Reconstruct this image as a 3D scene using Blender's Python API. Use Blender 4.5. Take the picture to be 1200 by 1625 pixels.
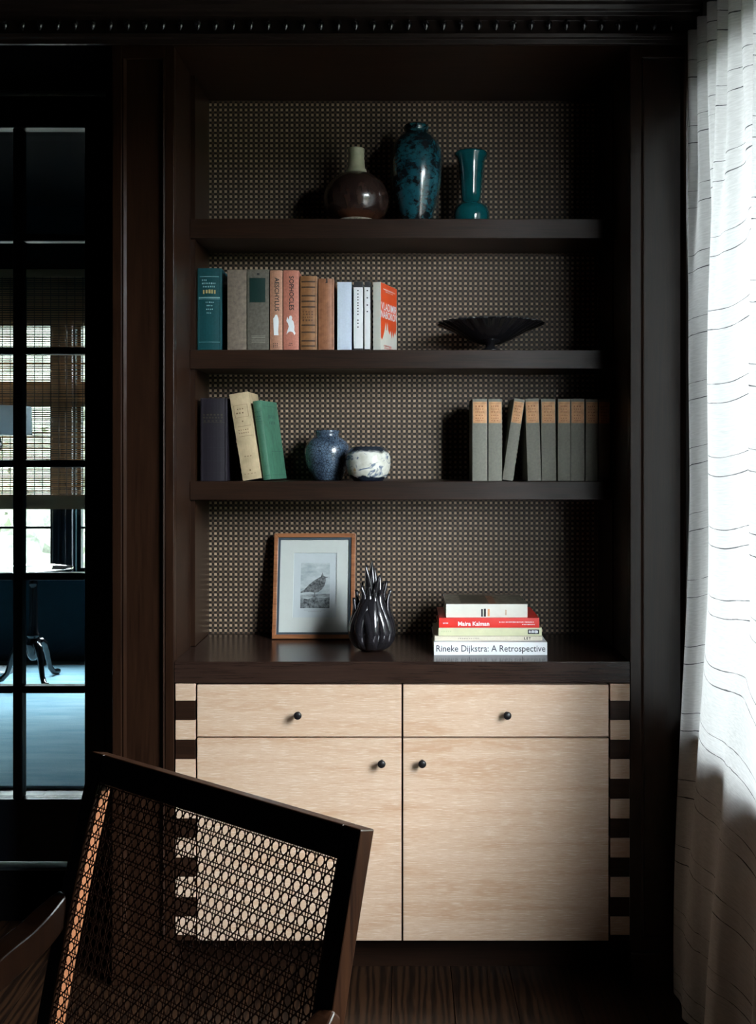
import bpy, bmesh, math, random
from mathutils import Vector, Matrix

# ------------------------------------------------------------------ scene, camera, light
for o in list(bpy.data.objects):
    bpy.data.objects.remove(o, do_unlink=True)
SC = bpy.context.scene
COL = SC.collection
R = math.radians
rnd = random.Random(7)

F = 1540.0            # focal length in pixels of the 1200 x 1625 frame
VX, VY = 640.0, 719.0  # where the viewing axis meets the picture
CZ = 1.39             # eye height
YF = 2.54             # front face of the built-in
YS = 2.725            # front edge of the shelves
YB = 2.938            # woven back panel
XR = 0.770            # right wall
XL = -2.40            # left wall
YN = -1.60            # wall behind the camera
ZC = 2.78             # ceiling
YD = 2.90             # wall that holds the glazed door

def X(px, Y): return (px - VX) * Y / F
def Z(py, Y): return CZ - (py - VY) * Y / F

cam_d = bpy.data.cameras.new('camera')
cam_d.sensor_width = 36.0
cam_d.lens = F * 36.0 / 1625.0
cam_d.shift_x = (600.0 - VX) / 1625.0
cam_d.shift_y = -(812.5 - VY) / 1625.0
cam_d.clip_start = 0.05
cam = bpy.data.objects.new('camera', cam_d)
cam.location = (0, 0, CZ)
cam.rotation_euler = (R(90), 0, 0)
COL.objects.link(cam)
SC.camera = cam

SKY = (0.89, 0.955, 1.0)
SKY_STRENGTH = 61.0
world = bpy.data.worlds.new('overcast_sky')
SC.world = world
world.use_nodes = True
bg = world.node_tree.nodes['Background']
bg.inputs[0].default_value = (*SKY, 1)
bg.inputs[1].default_value = SKY_STRENGTH

def portal(name, loc, rot, sx, sy):
    l = bpy.data.lights.new(name, 'AREA')
    l.shape = 'RECTANGLE'; l.size = sx; l.size_y = sy
    l.cycles.is_portal = True
    o = bpy.data.objects.new(name, l)
    o.location = loc; o.rotation_euler = rot
    COL.objects.link(o)
# daylight enters through the two glazed walls (sampling portals, they give off no light)
W1 = dict(y0=0.95, y1=2.47, z0=0.69, z1=2.39)            # window in the right wall
portal('daylight_portal', (XR + 0.16, (W1['y0'] + W1['y1']) / 2, (W1['z0'] + W1['z1']) / 2),
       (0, R(90), 0), W1['z1'] - W1['z0'], W1['y1'] - W1['y0'])
Y2 = 5.75                                                 # sunroom window wall
portal('daylight_portal', (-1.99, Y2 + 0.16, 1.42), (R(-90), 0, 0), 1.3, 1.6)

SC.view_settings.view_transform = 'Standard'
SC.view_settings.look = 'None'
SC.view_settings.exposure = 0.0
SC.view_settings.gamma = 1.0
SC.view_settings.use_curve_mapping = False
SC.cycles.use_denoising = True
SC.cycles.max_bounces = 10
SC.cycles.diffuse_bounces = 5
SC.cycles.glossy_bounces = 4
SC.cycles.transparent_max_bounces = 16
SC.cycles.caustics_reflective = False
SC.cycles.caustics_refractive = False

# ------------------------------------------------------------------ helpers
def tag(o, label=None, cat=None, group=None, kind=None):
    if label: o['label'] = label
    if cat: o['category'] = cat
    if group: o['group'] = group
    if kind: o['kind'] = kind
    return o

def empty(name, loc=(0, 0, 0), rot=(0, 0, 0), parent=None):
    o = bpy.data.objects.new(name, None)
    o.empty_display_size = 0.05
    o.location = loc; o.rotation_euler = rot
    o.parent = parent
    COL.objects.link(o)
    return o

def origin_of(p):
    v = Vector((0, 0, 0))
    while p:
        v += p.location
        p = p.parent
    return v

class MB:
    def __init__(self): self.v = []; self.f = []; self.uv = None
    def add(self, vs, fs):
        n = len(self.v)
        self.v += [tuple(p) for p in vs]
        self.f += [tuple(i + n for i in q) for q in fs]
        return self
    def box(self, x0, x1, y0, y1, z0, z1):
        vs = [(x, y, z) for x in (x0, x1) for y in (y0, y1) for z in (z0, z1)]
        return self.add(vs, [(0, 1, 3, 2), (4, 6, 7, 5), (0, 4, 5, 1), (2, 3, 7, 6), (0, 2, 6, 4), (1, 5, 7, 3)])
    def prism(self, pts, a, b, axis='y'):
        # closed outline extruded along an axis; pts are the other two coordinates
        n = len(pts); vs = []
        for t in (a, b):
            for (p, q) in pts:
                vs.append({'x': (t, p, q), 'y': (p, t, q), 'z': (p, q, t)}[axis])
        fs = [(i, (i + 1) % n, n + (i + 1) % n, n + i) for i in range(n)]
        fs += [tuple(range(n))[::-1], tuple(range(n, 2 * n))]
        return self.add(vs, fs)
    def lathe(self, prof, cx=0, cy=0, cz=0, seg=40, rf=None):
        vs = []; fs = []; m = len(prof)
        for i in range(seg):
            a = 2 * math.pi * i / seg
            for j, (r, z) in enumerate(prof):
                k = rf(a, j, z) if rf else 1.0
                vs.append((cx + r * k * math.cos(a), cy + r * k * math.sin(a), cz + z))
        for i in range(seg):
            n = (i + 1) % seg
            for j in range(m - 1):
                fs.append((i * m + j, n * m + j, n * m + j + 1, i * m + j + 1))
        return self.add(vs, fs)
    def sweep(self, pts, w, h, side=(1, 0, 0), cap=True):
        # rectangle w (along side) x h swept along points; w, h may be lists
        side = Vector(side).normalized(); n = len(pts); vs = []; fs = []
        P = [Vector(p) for p in pts]
        for i, p in enumerate(P):
            t = (P[min(i + 1, n - 1)] - P[max(i - 1, 0)]).normalized()
            up = t.cross(side).normalized()
            ww = w[i] if isinstance(w, (list, tuple)) else w
            hh = h[i] if isinstance(h, (list, tuple)) else h
            for (a, b) in ((-1, -1), (1, -1), (1, 1), (-1, 1)):
                vs.append(p + side * (a * ww / 2) + up * (b * hh / 2))
        for i in range(n - 1):
            for k in range(4):
                fs.append((i * 4 + k, i * 4 + (k + 1) % 4, (i + 1) * 4 + (k + 1) % 4, (i + 1) * 4 + k))
        if cap: fs += [(3, 2, 1, 0), tuple((n - 1) * 4 + k for k in range(4))]
        return self.add(vs, fs)
    def tube(self, pts, r, seg=10, cap=True):
        P = [Vector(p) for p in pts]; n = len(P); vs = []; fs = []
        ref = Vector((0, 0, 1)) if abs((P[-1] - P[0]).normalized().z) < 0.9 else Vector((1, 0, 0))
        for i, p in enumerate(P):
            t = (P[min(i + 1, n - 1)] - P[max(i - 1, 0)]).normalized()
            a = t.cross(ref).normalized(); b = t.cross(a).normalized()
            rr = r[i] if isinstance(r, (list, tuple)) else r
            for k in range(seg):
                q = 2 * math.pi * k / seg
                vs.append(p + a * (rr * math.cos(q)) + b * (rr * math.sin(q)))
        for i in range(n - 1):
            for k in range(seg):
                fs.append((i * seg + k, i * seg + (k + 1) % seg, (i + 1) * seg + (k + 1) % seg, (i + 1) * seg + k))
        if cap: fs += [tuple(range(seg))[::-1], tuple((n - 1) * seg + k for k in range(seg))]
        return self.add(vs, fs)
    def build(self, name, mat, parent=None, local=False, bevel=0, smooth=False, kind=None):
        me = bpy.data.meshes.new(name)
        off = Vector((0, 0, 0)) if (local or parent is None) else origin_of(parent)
        me.from_pydata([Vector(p) - off for p in self.v], [], self.f)
        bm = bmesh.new(); bm.from_mesh(me)
        bmesh.ops.recalc_face_normals(bm, faces=bm.faces)
        bm.to_mesh(me); bm.free()
        me.materials.append(mat)
        if smooth:
            for p in me.polygons: p.use_smooth = True
        o = bpy.data.objects.new(name, me)
        COL.objects.link(o)
        o.parent = parent
        if bevel:
            m = o.modifiers.new('edge', 'BEVEL'); m.width = bevel; m.segments = 2
            m.limit_method = 'ANGLE'; m.angle_limit = R(40)
        if kind: o['kind'] = kind
        return o

def box(name, mat, parent, x0, x1, y0, y1, z0, z1, bevel=0, local=False, kind=None):
    return MB().box(x0, x1, y0, y1, z0, z1).build(name, mat, parent, local=local, bevel=bevel, kind=kind)

def again(o, loc, parent, rot=None):
    c = o.copy(); COL.objects.link(c); c.parent = parent; c.location = loc
    if rot: c.rotation_euler = rot
    return c

def catmull(pts, n):
    out = []
    P = [pts[0]] + list(pts) + [pts[-1]]
    m_ = len(pts) - 1
    for i in range(n):
        u = i / (n - 1) * m_; k_ = min(int(u), m_ - 1); t_ = u - k_
        p0, p1, p2, p3 = P[k_], P[k_ + 1], P[k_ + 2], P[k_ + 3]
        out.append(tuple(.5 * ((2 * p1[c]) + (-p0[c] + p2[c]) * t_ + (2 * p0[c] - 5 * p1[c] + 4 * p2[c] - p3[c]) * t_ ** 2 + (-p0[c] + 3 * p1[c] - 3 * p2[c] + p3[c]) * t_ ** 3) for c in (0, 1)))
    return out

# ------------------------------------------------------------------ materials
def mat_new(name):
    m = bpy.data.materials.new(name); m.use_nodes = True
    nt = m.node_tree
    return m, nt, nt.nodes['Principled BSDF']

def N(nt, typ, **kw):
    n = nt.nodes.new(typ)
    for k, v in kw.items():
        if hasattr(n, k): setattr(n, k, v)
    return n

def coords(nt, scale=(1, 1, 1), src='Object'):
    t = N(nt, 'ShaderNodeTexCoord'); m = N(nt, 'ShaderNodeMapping')
    m.inputs['Scale'].default_value = scale
    nt.links.new(t.outputs[src], m.inputs['Vector'])
    return m.outputs['Vector']

def ramp(nt, fac, stops):
    r = N(nt, 'ShaderNodeValToRGB')
    e = r.color_ramp.elements
    while len(e) < len(stops): e.new(0.5)
    for i, (p, c) in enumerate(stops):
        e[i].position = p; e[i].color = (*c, 1)
    nt.links.new(fac, r.inputs['Fac'])
    return r.outputs['Color']

def noise(nt, vec, scale, detail=4, rough=0.55, dist=0.0):
    n = N(nt, 'ShaderNodeTexNoise')
    n.inputs['Scale'].default_value = scale
    n.inputs['Detail'].default_value = detail
    n.inputs['Roughness'].default_value = rough
    n.inputs['Distortion'].default_value = dist
    nt.links.new(vec, n.inputs['Vector'])
    return n.outputs['Fac']

def bump(nt, bsdf, h, strength=0.3, dist=0.002):
    b = N(nt, 'ShaderNodeBump')
    b.inputs['Strength'].default_value = strength
    b.inputs['Distance'].default_value = dist
    nt.links.new(h, b.inputs['Height'])
    nt.links.new(b.outputs['Normal'], bsdf.inputs['Normal'])

def math_n(nt, op, a, b=None, c=None):
    n = N(nt, 'ShaderNodeMath', operation=op)
    for i, q in enumerate((a, b, c)):
        if q is None: continue
        if isinstance(q, (int, float)): n.inputs[i].default_value = q
        else: nt.links.new(q, n.inputs[i])
    return n.outputs[0]

def mixc(nt, fac, a, b):
    m = N(nt, 'ShaderNodeMix', data_type='RGBA')
    for sock, q in ((m.inputs[0], fac), (m.inputs[6], a), (m.inputs[7], b)):
        if isinstance(q, (int, float)): sock.default_value = q
        elif isinstance(q, tuple): sock.default_value = (*q, 1)
        else: nt.links.new(q, sock)
    return m.outputs[2]

def plain(name, col, rough=0.5, metal=0.0, spec=0.5, coat=0.0, var=0.12, scale=30):
    m, nt, b = mat_new(name)
    v = coords(nt)
    f = noise(nt, v, scale)
    lo = tuple(c * (1 - var) for c in col); hi = tuple(min(1, c * (1 + var)) for c in col)
    nt.links.new(ramp(nt, f, [(0.3, lo), (0.7, hi)]), b.inputs['Base Color'])
    b.inputs['Roughness'].default_value = rough
    b.inputs['Metallic'].default_value = metal
    b.inputs['Specular IOR Level'].default_value = spec
    b.inputs['Coat Weight'].default_value = coat
    return m

def wood(name, dark, lite, axis, rough=0.45, fine=260, spec=0.5, bstr=0.25, coarse=6):
    m, nt, b = mat_new(name)
    k = {'x': 0, 'y': 1, 'z': 2}[axis]
    s1 = [1.0, 1.0, 1.0]; s1[k] = 0.03
    s2 = [1.0, 1.0, 1.0]; s2[k] = 0.10
    f1 = noise(nt, coords(nt, s1), fine, 5, 0.6)
    f2 = noise(nt, coords(nt, s2), coarse * 4, 4, 0.6, 1.2)
    f = math_n(nt, 'ADD', math_n(nt, 'MULTIPLY', f1, 0.6), math_n(nt, 'MULTIPLY', f2, 0.4))
    nt.links.new(ramp(nt, f, [(0.35, dark), (0.65, lite)]), b.inputs['Base Color'])
    b.inputs['Roughness'].default_value = rough
    b.inputs['Specular IOR Level'].default_value = spec
    bump(nt, b, f1, bstr, 0.0008)
    return m

DK, DL = (0.0095, 0.0036, 0.0018), (0.0275, 0.0112, 0.0056)
WDX = wood('dark_stained_oak_lengthwise', DK, DL, 'x', 0.42, spec=0.30)
WDZ = wood('dark_stained_oak_upright', DK, DL, 'z', 0.29, spec=0.50)
WDY = wood('dark_stained_oak_deep', DK, DL, 'y', 0.42, spec=0.30)
WTOP = wood('dark_polished_worktop', (0.016, 0.008, 0.006), (0.034, 0.018, 0.013), 'x', 0.22, bstr=0.08)
CORN = wood('dark_cornice_wood', (0.010, 0.006, 0.005), (0.022, 0.013, 0.010), 'x', 0.38, bstr=0.1)

def limed():
    m, nt, b = mat_new('limed_pale_oak')
    f1 = noise(nt, coords(nt, (0.055, 1, 1)), 430, 4, 0.65)
    f2 = noise(nt, coords(nt, (0.10, 1, 1.0)), 26, 4, 0.6, 1.0)
    f3 = noise(nt, coords(nt, (0.10, 1, 1)), 420, 3, 0.7)
    base = ramp(nt, f2, [(0.25, (0.46, 0.275, 0.165)), (0.5, (0.55, 0.38, 0.265)), (0.8, (0.61, 0.45, 0.34))])
    base = mixc(nt, ramp(nt, f3, [(0.50, (0, 0, 0)), (0.68, (0.45, 0.45, 0.45))]), base, (0.42, 0.26, 0.16))
    col = mixc(nt, ramp(nt, f1, [(0.52, (0, 0, 0)), (0.66, (0.55, 0.55, 0.55))]), base, (0.76, 0.65, 0.54))
    nt.links.new(col, b.inputs['Base Color'])
    b.inputs['Roughness'].default_value = 0.6
    bump(nt, b, f1, 0.3, 0.0008)
    return m
LIMED = limed()

def floor_mat():
    m, nt, b = mat_new('dark_oak_floor_boards')
    oi = N(nt, 'ShaderNodeObjectInfo')
    v = coords(nt, (1, 0.09, 1))
    add = N(nt, 'ShaderNodeVectorMath', operation='ADD')
    sc = N(nt, 'ShaderNodeVectorMath', operation='SCALE')
    cmb = N(nt, 'ShaderNodeCombineXYZ')
    nt.links.new(oi.outputs['Random'], cmb.inputs[0]); nt.links.new(oi.outputs['Random'], cmb.inputs[1])
    nt.links.new(cmb.outputs[0], sc.inputs[0]); sc.inputs['Scale'].default_value = 37.0
    nt.links.new(v, add.inputs[0]); nt.links.new(sc.outputs[0], add.inputs[1])
    w = N(nt, 'ShaderNodeTexWave', wave_type='BANDS', bands_direction='X')
    w.inputs['Scale'].default_value = 16; w.inputs['Distortion'].default_value = 9
    w.inputs['Detail'].default_value = 3; w.inputs['Detail Scale'].default_value = 1.6
    nt.links.new(add.outputs[0], w.inputs['Vector'])
    f1 = noise(nt, add.outputs[0], 190, 4)
    f = math_n(nt, 'ADD', math_n(nt, 'MULTIPLY', w.outputs['Fac'], 0.55), math_n(nt, 'MULTIPLY', f1, 0.45))
    nt.links.new(ramp(nt, f, [(0.25, (0.008, 0.0036, 0.0019)), (0.7, (0.030, 0.0130, 0.0060))]), b.inputs['Base Color'])
    b.inputs['Roughness'].default_value = 0.38
    bump(nt, b, f, 0.25, 0.001)
    return m
FLOOR = floor_mat()

def weave_mat():
    m, nt, b = mat_new('woven_mat')
    p = 0.01545
    t = N(nt, 'ShaderNodeTexCoord'); s = N(nt, 'ShaderNodeSeparateXYZ')
    nz = N(nt, 'ShaderNodeTexNoise'); nz.inputs['Scale'].default_value = 60
    nt.links.new(t.outputs['Object'], nz.inputs['Vector'])
    wob = N(nt, 'ShaderNodeVectorMath', operation='MULTIPLY_ADD')
    nt.links.new(nz.outputs['Color'], wob.inputs[0])
    wob.inputs[1].default_value = (0.0016, 0, 0.0016)
    nt.links.new(t.outputs['Object'], wob.inputs[2])
    nt.links.new(wob.outputs[0], s.inputs[0])
    def tri(sock):   # 0 at strand centre, 1 half a period away
        fr = math_n(nt, 'FRACT', math_n(nt, 'DIVIDE', math_n(nt, 'ADD', sock, 10.0), p))
        return math_n(nt, 'MULTIPLY', math_n(nt, 'ABSOLUTE', math_n(nt, 'SUBTRACT', fr, 0.5)), 2.0)
    a, c = tri(s.outputs[0]), tri(s.outputs[2])
    def near0(q):
        mr = N(nt, 'ShaderNodeMapRange', interpolation_type='SMOOTHSTEP')
        nt.links.new(q, mr.inputs[0])
        mr.inputs[1].default_value = 0.62; mr.inputs[2].default_value = 0.36
        return mr.outputs[0]
    na, nc = near0(a), near0(c)
    lite = math_n(nt, 'MULTIPLY', na, nc)
    mid = math_n(nt, 'MULTIPLY', math_n(nt, 'SUBTRACT', 1.0, na), math_n(nt, 'SUBTRACT', 1.0, nc))
    var = noise(nt, coords(nt), 130, 3)
    lc = ramp(nt, var, [(0.3, (0.34, 0.235, 0.15)), (0.7, (0.54, 0.385, 0.26))])
    mc = ramp(nt, var, [(0.3, (0.060, 0.034, 0.020)), (0.7, (0.110, 0.066, 0.040))])
    col = mixc(nt, mid, (0.006, 0.0038, 0.0026), mc)
    col = mixc(nt, lite, col, lc)
    nt.links.new(col, b.inputs['Base Color'])
    b.inputs['Roughness'].default_value = 0.55
    h = math_n(nt, 'ADD', lite, math_n(nt, 'MULTIPLY', mid, 0.6))
    bump(nt, b, h, 0.5, 0.002)
    return m
WEAVE = weave_mat()

BLACK = plain('black_bronze', (0.012, 0.011, 0.012), 0.35, 0.3)
BEADM = plain('black_lacquer_bead', (0.010, 0.010, 0.012), 0.16, coat=0.6)
NAVY = plain('dark_navy_paint', (0.004, 0.0075, 0.012), 0.30, spec=0.35)
NAVYW = plain('dark_teal_wall_paint', (0.006, 0.022, 0.030), 0.6, spec=0.08)
DARKW = plain('dark_room_wall', (0.004, 0.004, 0.005), 0.6, spec=0.0)
CEIL = plain('dark_ceiling', (0.012, 0.010, 0.009), 0.8, spec=0.1)
PALEF = plain('pale_boards', (0.42, 0.40, 0.37), 0.28)
STEEL = plain('satin_steel', (0.10, 0.125, 0.14), 0.3, 0.8)
MAHOG = wood('dark_mahogany', (0.008, 0.0030, 0.0016), (0.027, 0.0100, 0.0042), 'z', 0.28, fine=160, bstr=0.08)
CANE = plain('stained_cane', (0.052, 0.0205, 0.0115), 0.42, var=0.25, scale=200)
RATT = plain('seat_leather', (0.03, 0.018, 0.012), 0.5)
LIT_FACE = plain('window_lit_post_tint', (0.22, 0.082, 0.034), 0.45, var=0.25)  # post wood recoloured as if lit from the window
EBONY = plain('ebonised_wood', (0.008, 0.008, 0.010), 0.15, coat=0.5)

def glass_mat():
    m, nt, b = mat_new('clear_glass')
    nt.nodes.remove(b)
    out = nt.nodes['Material Output']
    tr = N(nt, 'ShaderNodeBsdfTransparent'); tr.inputs[0].default_value = (0.94, 0.97, 0.97, 1)
    gl = N(nt, 'ShaderNodeBsdfGlossy'); gl.inputs['Roughness'].default_value = 0.02
    lw = N(nt, 'ShaderNodeLayerWeight'); lw.inputs['Blend'].default_value = 0.5
    frs = math_n(nt, 'MULTIPLY_ADD', math_n(nt, 'POWER', lw.outputs['Facing'], 5.0), 0.95, 0.035)
    mx = N(nt, 'ShaderNodeMixShader')
    nt.links.new(frs, mx.inputs[0]); nt.links.new(tr.outputs[0], mx.inputs[1])
    nt.links.new(gl.outputs[0], mx.inputs[2]); nt.links.new(mx.outputs[0], out.inputs[0])
    return m
GLASS = glass_mat()

def thin_cloth(name, col, trans=0.5, sheer=0.0, colnode=None, tint=1.0):
    m, nt, b = mat_new(name)
    nt.nodes.remove(b)
    out = nt.nodes['Material Output']
    d = N(nt, 'ShaderNodeBsdfDiffuse'); t = N(nt, 'ShaderNodeBsdfTranslucent')
    mx = N(nt, 'ShaderNodeMixShader'); mx.inputs[0].default_value = trans
    nt.links.new(d.outputs[0], mx.inputs[1]); nt.links.new(t.outputs[0], mx.inputs[2])
    c = colnode(nt) if colnode else None
    for s in (d, t):
        if c is not None and s is t:
            nt.links.new(mixc(nt, 1.0 - tint, c, (0.0, 0.0, 0.0)), s.inputs['Color'])
        elif c is not None: nt.links.new(c, s.inputs['Color'])
        else: s.inputs['Color'].default_value = (*col, 1)
    last = mx.outputs[0]
    if sheer:
        tr = N(nt, 'ShaderNodeBsdfTransparent'); m2 = N(nt, 'ShaderNodeMixShader')
        m2.inputs[0].default_value = sheer
        nt.links.new(last, m2.inputs[1]); nt.links.new(tr.outputs[0], m2.inputs[2]); last = m2.outputs[0]
    nt.links.new(last, out.inputs[0])
    return m

def curtain_col(nt):
    uv = N(nt, 'ShaderNodeTexCoord').outputs['UV']
    sp = N(nt, 'ShaderNodeSeparateXYZ'); nt.links.new(uv, sp.inputs[0])
    mp = N(nt, 'ShaderNodeMapping'); mp.inputs['Scale'].default_value = (5, 0.9, 1); nt.links.new(uv, mp.inputs[0])
    wob = noise(nt, mp.outputs[0], 1.2, 2)
    mp2 = N(nt, 'ShaderNodeMapping'); mp2.inputs['Scale'].default_value = (40, 300, 1); nt.links.new(uv, mp2.inputs[0])
    fine = noise(nt, mp2.outputs[0], 1.0, 3)
    z = math_n(nt, 'ADD', sp.outputs[1], math_n(nt, 'MULTIPLY', math_n(nt, 'SUBTRACT', wob, 0.5), 0.02))
    z = math_n(nt, 'ADD', z, math_n(nt, 'MULTIPLY', math_n(nt, 'SUBTRACT', fine, 0.5), 0.0022))
    per = 0.166
    fr = math_n(nt, 'FRACT', math_n(nt, 'DIVIDE', math_n(nt, 'ADD', z, 10 * per - 1.36 + per * 0.3), per))
    mp3 = N(nt, 'ShaderNodeMapping'); mp3.inputs['Scale'].default_value = (14, 6, 1); nt.links.new(uv, mp3.inputs[0])
    wid = noise(nt, mp3.outputs[0], 1.0, 3)
    wv = math_n(nt, 'MULTIPLY', math_n(nt, 'MAXIMUM', math_n(nt, 'SUBTRACT', wid, 0.26), 0.03), 0.024)
    l1 = math_n(nt, 'LESS_THAN', math_n(nt, 'ABSOLUTE', math_n(nt, 'SUBTRACT', fr, 0.30)), wv)
    l2 = math_n(nt, 'LESS_THAN', math_n(nt, 'ABSOLUTE', math_n(nt, 'SUBTRACT', fr, 0.56)), math_n(nt, 'MULTIPLY', wv, 0.75))
    ln = math_n(nt, 'MAXIMUM', l1, l2)
    base = ramp(nt, fine, [(0.3, (0.56, 0.56, 0.55)), (0.7, (0.69, 0.69, 0.68))])
    return mixc(nt, math_n(nt, 'MULTIPLY', ln, 0.92), base, (0.04, 0.04, 0.045))
CURT = thin_cloth('striped_linen', (0.8, 0.79, 0.77), 0.20, 0.0, curtain_col, 0.60)
REED = thin_cloth('tan_reed', (0.30, 0.20, 0.12), 0.35)

# ------------------------------------------------------------------ the setting
# floor boards run away from the camera
fl = tag(box('floor', plain('floor_base', (0.006, 0.004, 0.003), 0.9), None, XL - 0.1, XR + 0.15, YN - 0.1, YD + 0.12, -0.06, -0.018),
         'dark oak plank floor of the panelled room', None, None, 'structure')
pw = 0.158
cache = {}
ix = 0
x = XL
segs = [(YN, 0.35), (0.35, 1.95), (1.95, YD)]
segs2 = [(YN, -0.5), (-0.5, 1.1), (1.1, YD)]
while x < XR + 0.02:
    for (a, b_) in (segs if ix % 2 else segs2):
        L = b_ - a
        key = round(L, 3)
        if key not in cache:
            o = MB().box(-pw / 2 + 0.0008, pw / 2 - 0.0008, -L / 2 + 0.0006, L / 2 - 0.0006, -0.018, 0).build('plank', FLOOR, fl, local=True, bevel=0.0012)
            o.location = (x + pw / 2, (a + b_) / 2, 0); cache[key] = o
        else:
            again(cache[key], (x + pw / 2, (a + b_) / 2, 0), fl)
    x += pw; ix += 1

def struct(name, mat, boxes, label, bevel=0):
    m = MB()
    for b_ in boxes: m.box(*b_)
    return tag(m.build(name, mat, None, bevel=bevel), label, None, None, 'structure')

struct('ceiling', CEIL, [(XL - 0.1, XR + 0.15, YN - 0.1, YD + 0.12, ZC, ZC + 0.1)], 'dark ceiling above the panelled room')
struct('wall_left', DARKW, [(XL - 0.1, XL, YN - 0.1, YD + 0.12, 0, ZC)], 'dark wall at the left end of the room')
struct('wall_near', DARKW, [(XL - 0.1, XR + 0.15, YN - 0.1, YN, 0, ZC)], 'dark wall behind the viewer')
w = W1
struct('wall_right', DARKW, [(XR, XR + 0.13, YN - 0.1, w['y0'], 0, ZC), (XR, XR + 0.13, w['y1'], YD + 0.12, 0, ZC),
                             (XR, XR + 0.13, w['y0'], w['y1'], 0, w['z0']), (XR, XR + 0.13, w['y0'], w['y1'], w['z1'], ZC)],
       'dark wall with a tall window behind the linen curtain')
DX0, DX1 = -1.641, -0.889     # door leaf
DZ0, DZ1 = 0.166, 2.460
struct('wall_back', DARKW, [(XL, DX0 - 0.03, YD, YD + 0.1, 0, ZC), (DX1 + 0.03, -0.78, YD, YD + 0.1, 0, ZC),
                            (DX0 - 0.03, DX1 + 0.03, YD + .061, YD + 0.1, DZ1 + 0.004, ZC), (DX0 - 0.03, DX1 + 0.03, YD, YD + 0.06, 2.470, ZC), (DX0 - 0.03, DX1 + 0.03, YD, YD + 0.1, 0, 0.150),
                            (-0.78, XR, YB + 0.03, YD + 0.1, 0, ZC)],
       'dark wall around the glazed door beside the bookcase')

# soffit over the door alcove
struct('ceiling', DARKW, [(XL, -0.7625, YF + 0.002, YD, 2.47, ZC)], 'dark lowered ceiling over the door alcove')

# window in the right wall
win = tag(empty('window_1', (XR, w['y0'], w['z0'])), 'tall white-lit window in the right wall behind the curtain', None, None, 'structure')
yy0, yy1, zz0, zz1 = w['y0'], w['y1'], w['z0'], w['z1']
fx0, fx1 = XR + 0.05, XR + 0.11
m = MB().box(fx0, fx1, yy0, yy0 + 0.05, zz0, zz1).box(fx0, fx1, yy1 - 0.05, yy1, zz0, zz1).box(fx0, fx1, yy0 + 0.05, yy1 - 0.05, zz0, zz0 + 0.06).box(fx0, fx1, yy0 + 0.05, yy1 - 0.05, zz1 - 0.06, zz1)
m.build('window_frame', NAVY, win)
ny, nz_ = 3, 1
for i in range(1, ny):
    yc = yy0 + (yy1 - yy0) * i / ny
    box('muntin', NAVY, win, fx0 + 0.015, fx1 - 0.015, yc - 0.011, yc + 0.011, zz0 + 0.06, zz1 - 0.06)
for j in range(1, nz_):
    zc = zz0 + (zz1 - zz0) * j / nz_
    box('muntin', NAVY, win, fx0 + 0.016, fx1 - 0.016, yy0 + 0.05, yy1 - 0.05, zc - 0.011, zc + 0.011)
for i in range(ny):
    for j in range(nz_):
        a = yy0 + (yy1 - yy0) * i / ny; b_ = yy0 + (yy1 - yy0) * (i + 1) / ny
        c = zz0 + (zz1 - zz0) * j / nz_; d = zz0 + (zz1 - zz0) * (j + 1) / nz_
        MB().add([(fx0 + 0.03, a, c), (fx0 + 0.03, b_, c), (fx0 + 0.03, b_, d), (fx0 + 0.03, a, d)], [(0, 1, 2, 3)]).build('pane', GLASS, win)
box('window_sill', NAVY, win, XR - 0.03, XR + 0.05, yy0 - 0.03, yy1 + 0.03, zz0 - 0.035, zz0)

# glazed door beside the bookcase
door = tag(empty('door_1', (DX1, YD + 0.005, DZ0)), 'dark navy glazed door with small panes, left of the bookcase', None, None, 'structure')
dy0, dy1 = YD + 0.005, YD + 0.047
px_l = [X(133, YD) - k * (0.188 + 0.028) for k in range(3)]       # right edges of the pane columns
pz = [Z(1270, YD) + k * 0.339 for k in range(6)]                  # pane bottoms
ph = 0.317
xa, xb = px_l[2] - 0.188, px_l[0]
box('stile', NAVY, door, xb, DX1, dy0, dy1, DZ0, DZ1, bevel=0.004)
box('stile', NAVY, door, DX0, xa, dy0, dy1, DZ0, DZ1, bevel=0.004)
box('bottom_rail', NAVY, door, xa, xb, dy0, dy1, DZ0, pz[0], bevel=0.003)
box('top_rail', NAVY, door, xa, xb, dy0, dy1, pz[5] + ph, DZ1, bevel=0.003)
for k in range(2):
    box('muntin', NAVY, door, px_l[k] - 0.188 - 0.028, px_l[k] - 0.188, dy0 + 0.002, dy1 - 0.002, pz[0], pz[5] + ph, bevel=0.004)
for j in range(5):
    for k in range(3):
        box('muntin', NAVY, door, px_l[k] - 0.188, px_l[k], dy0 + 0.003, dy1 - 0.003, pz[j] + ph, pz[j + 1], bevel=0.004)
g0 = None
for j in range(6):
    for k in range(3):
        c = Vector((px_l[k] - 0.094, (dy0 + dy1) / 2, pz[j] + ph / 2)) - door.location
        if g0 is None:
            g0 = MB().box(-0.094, 0.094, -0.0015, 0.0015, -ph / 2, ph / 2).build('pane', GLASS, door, local=True); g0.location = c
        else: again(g0, c, door)
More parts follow.
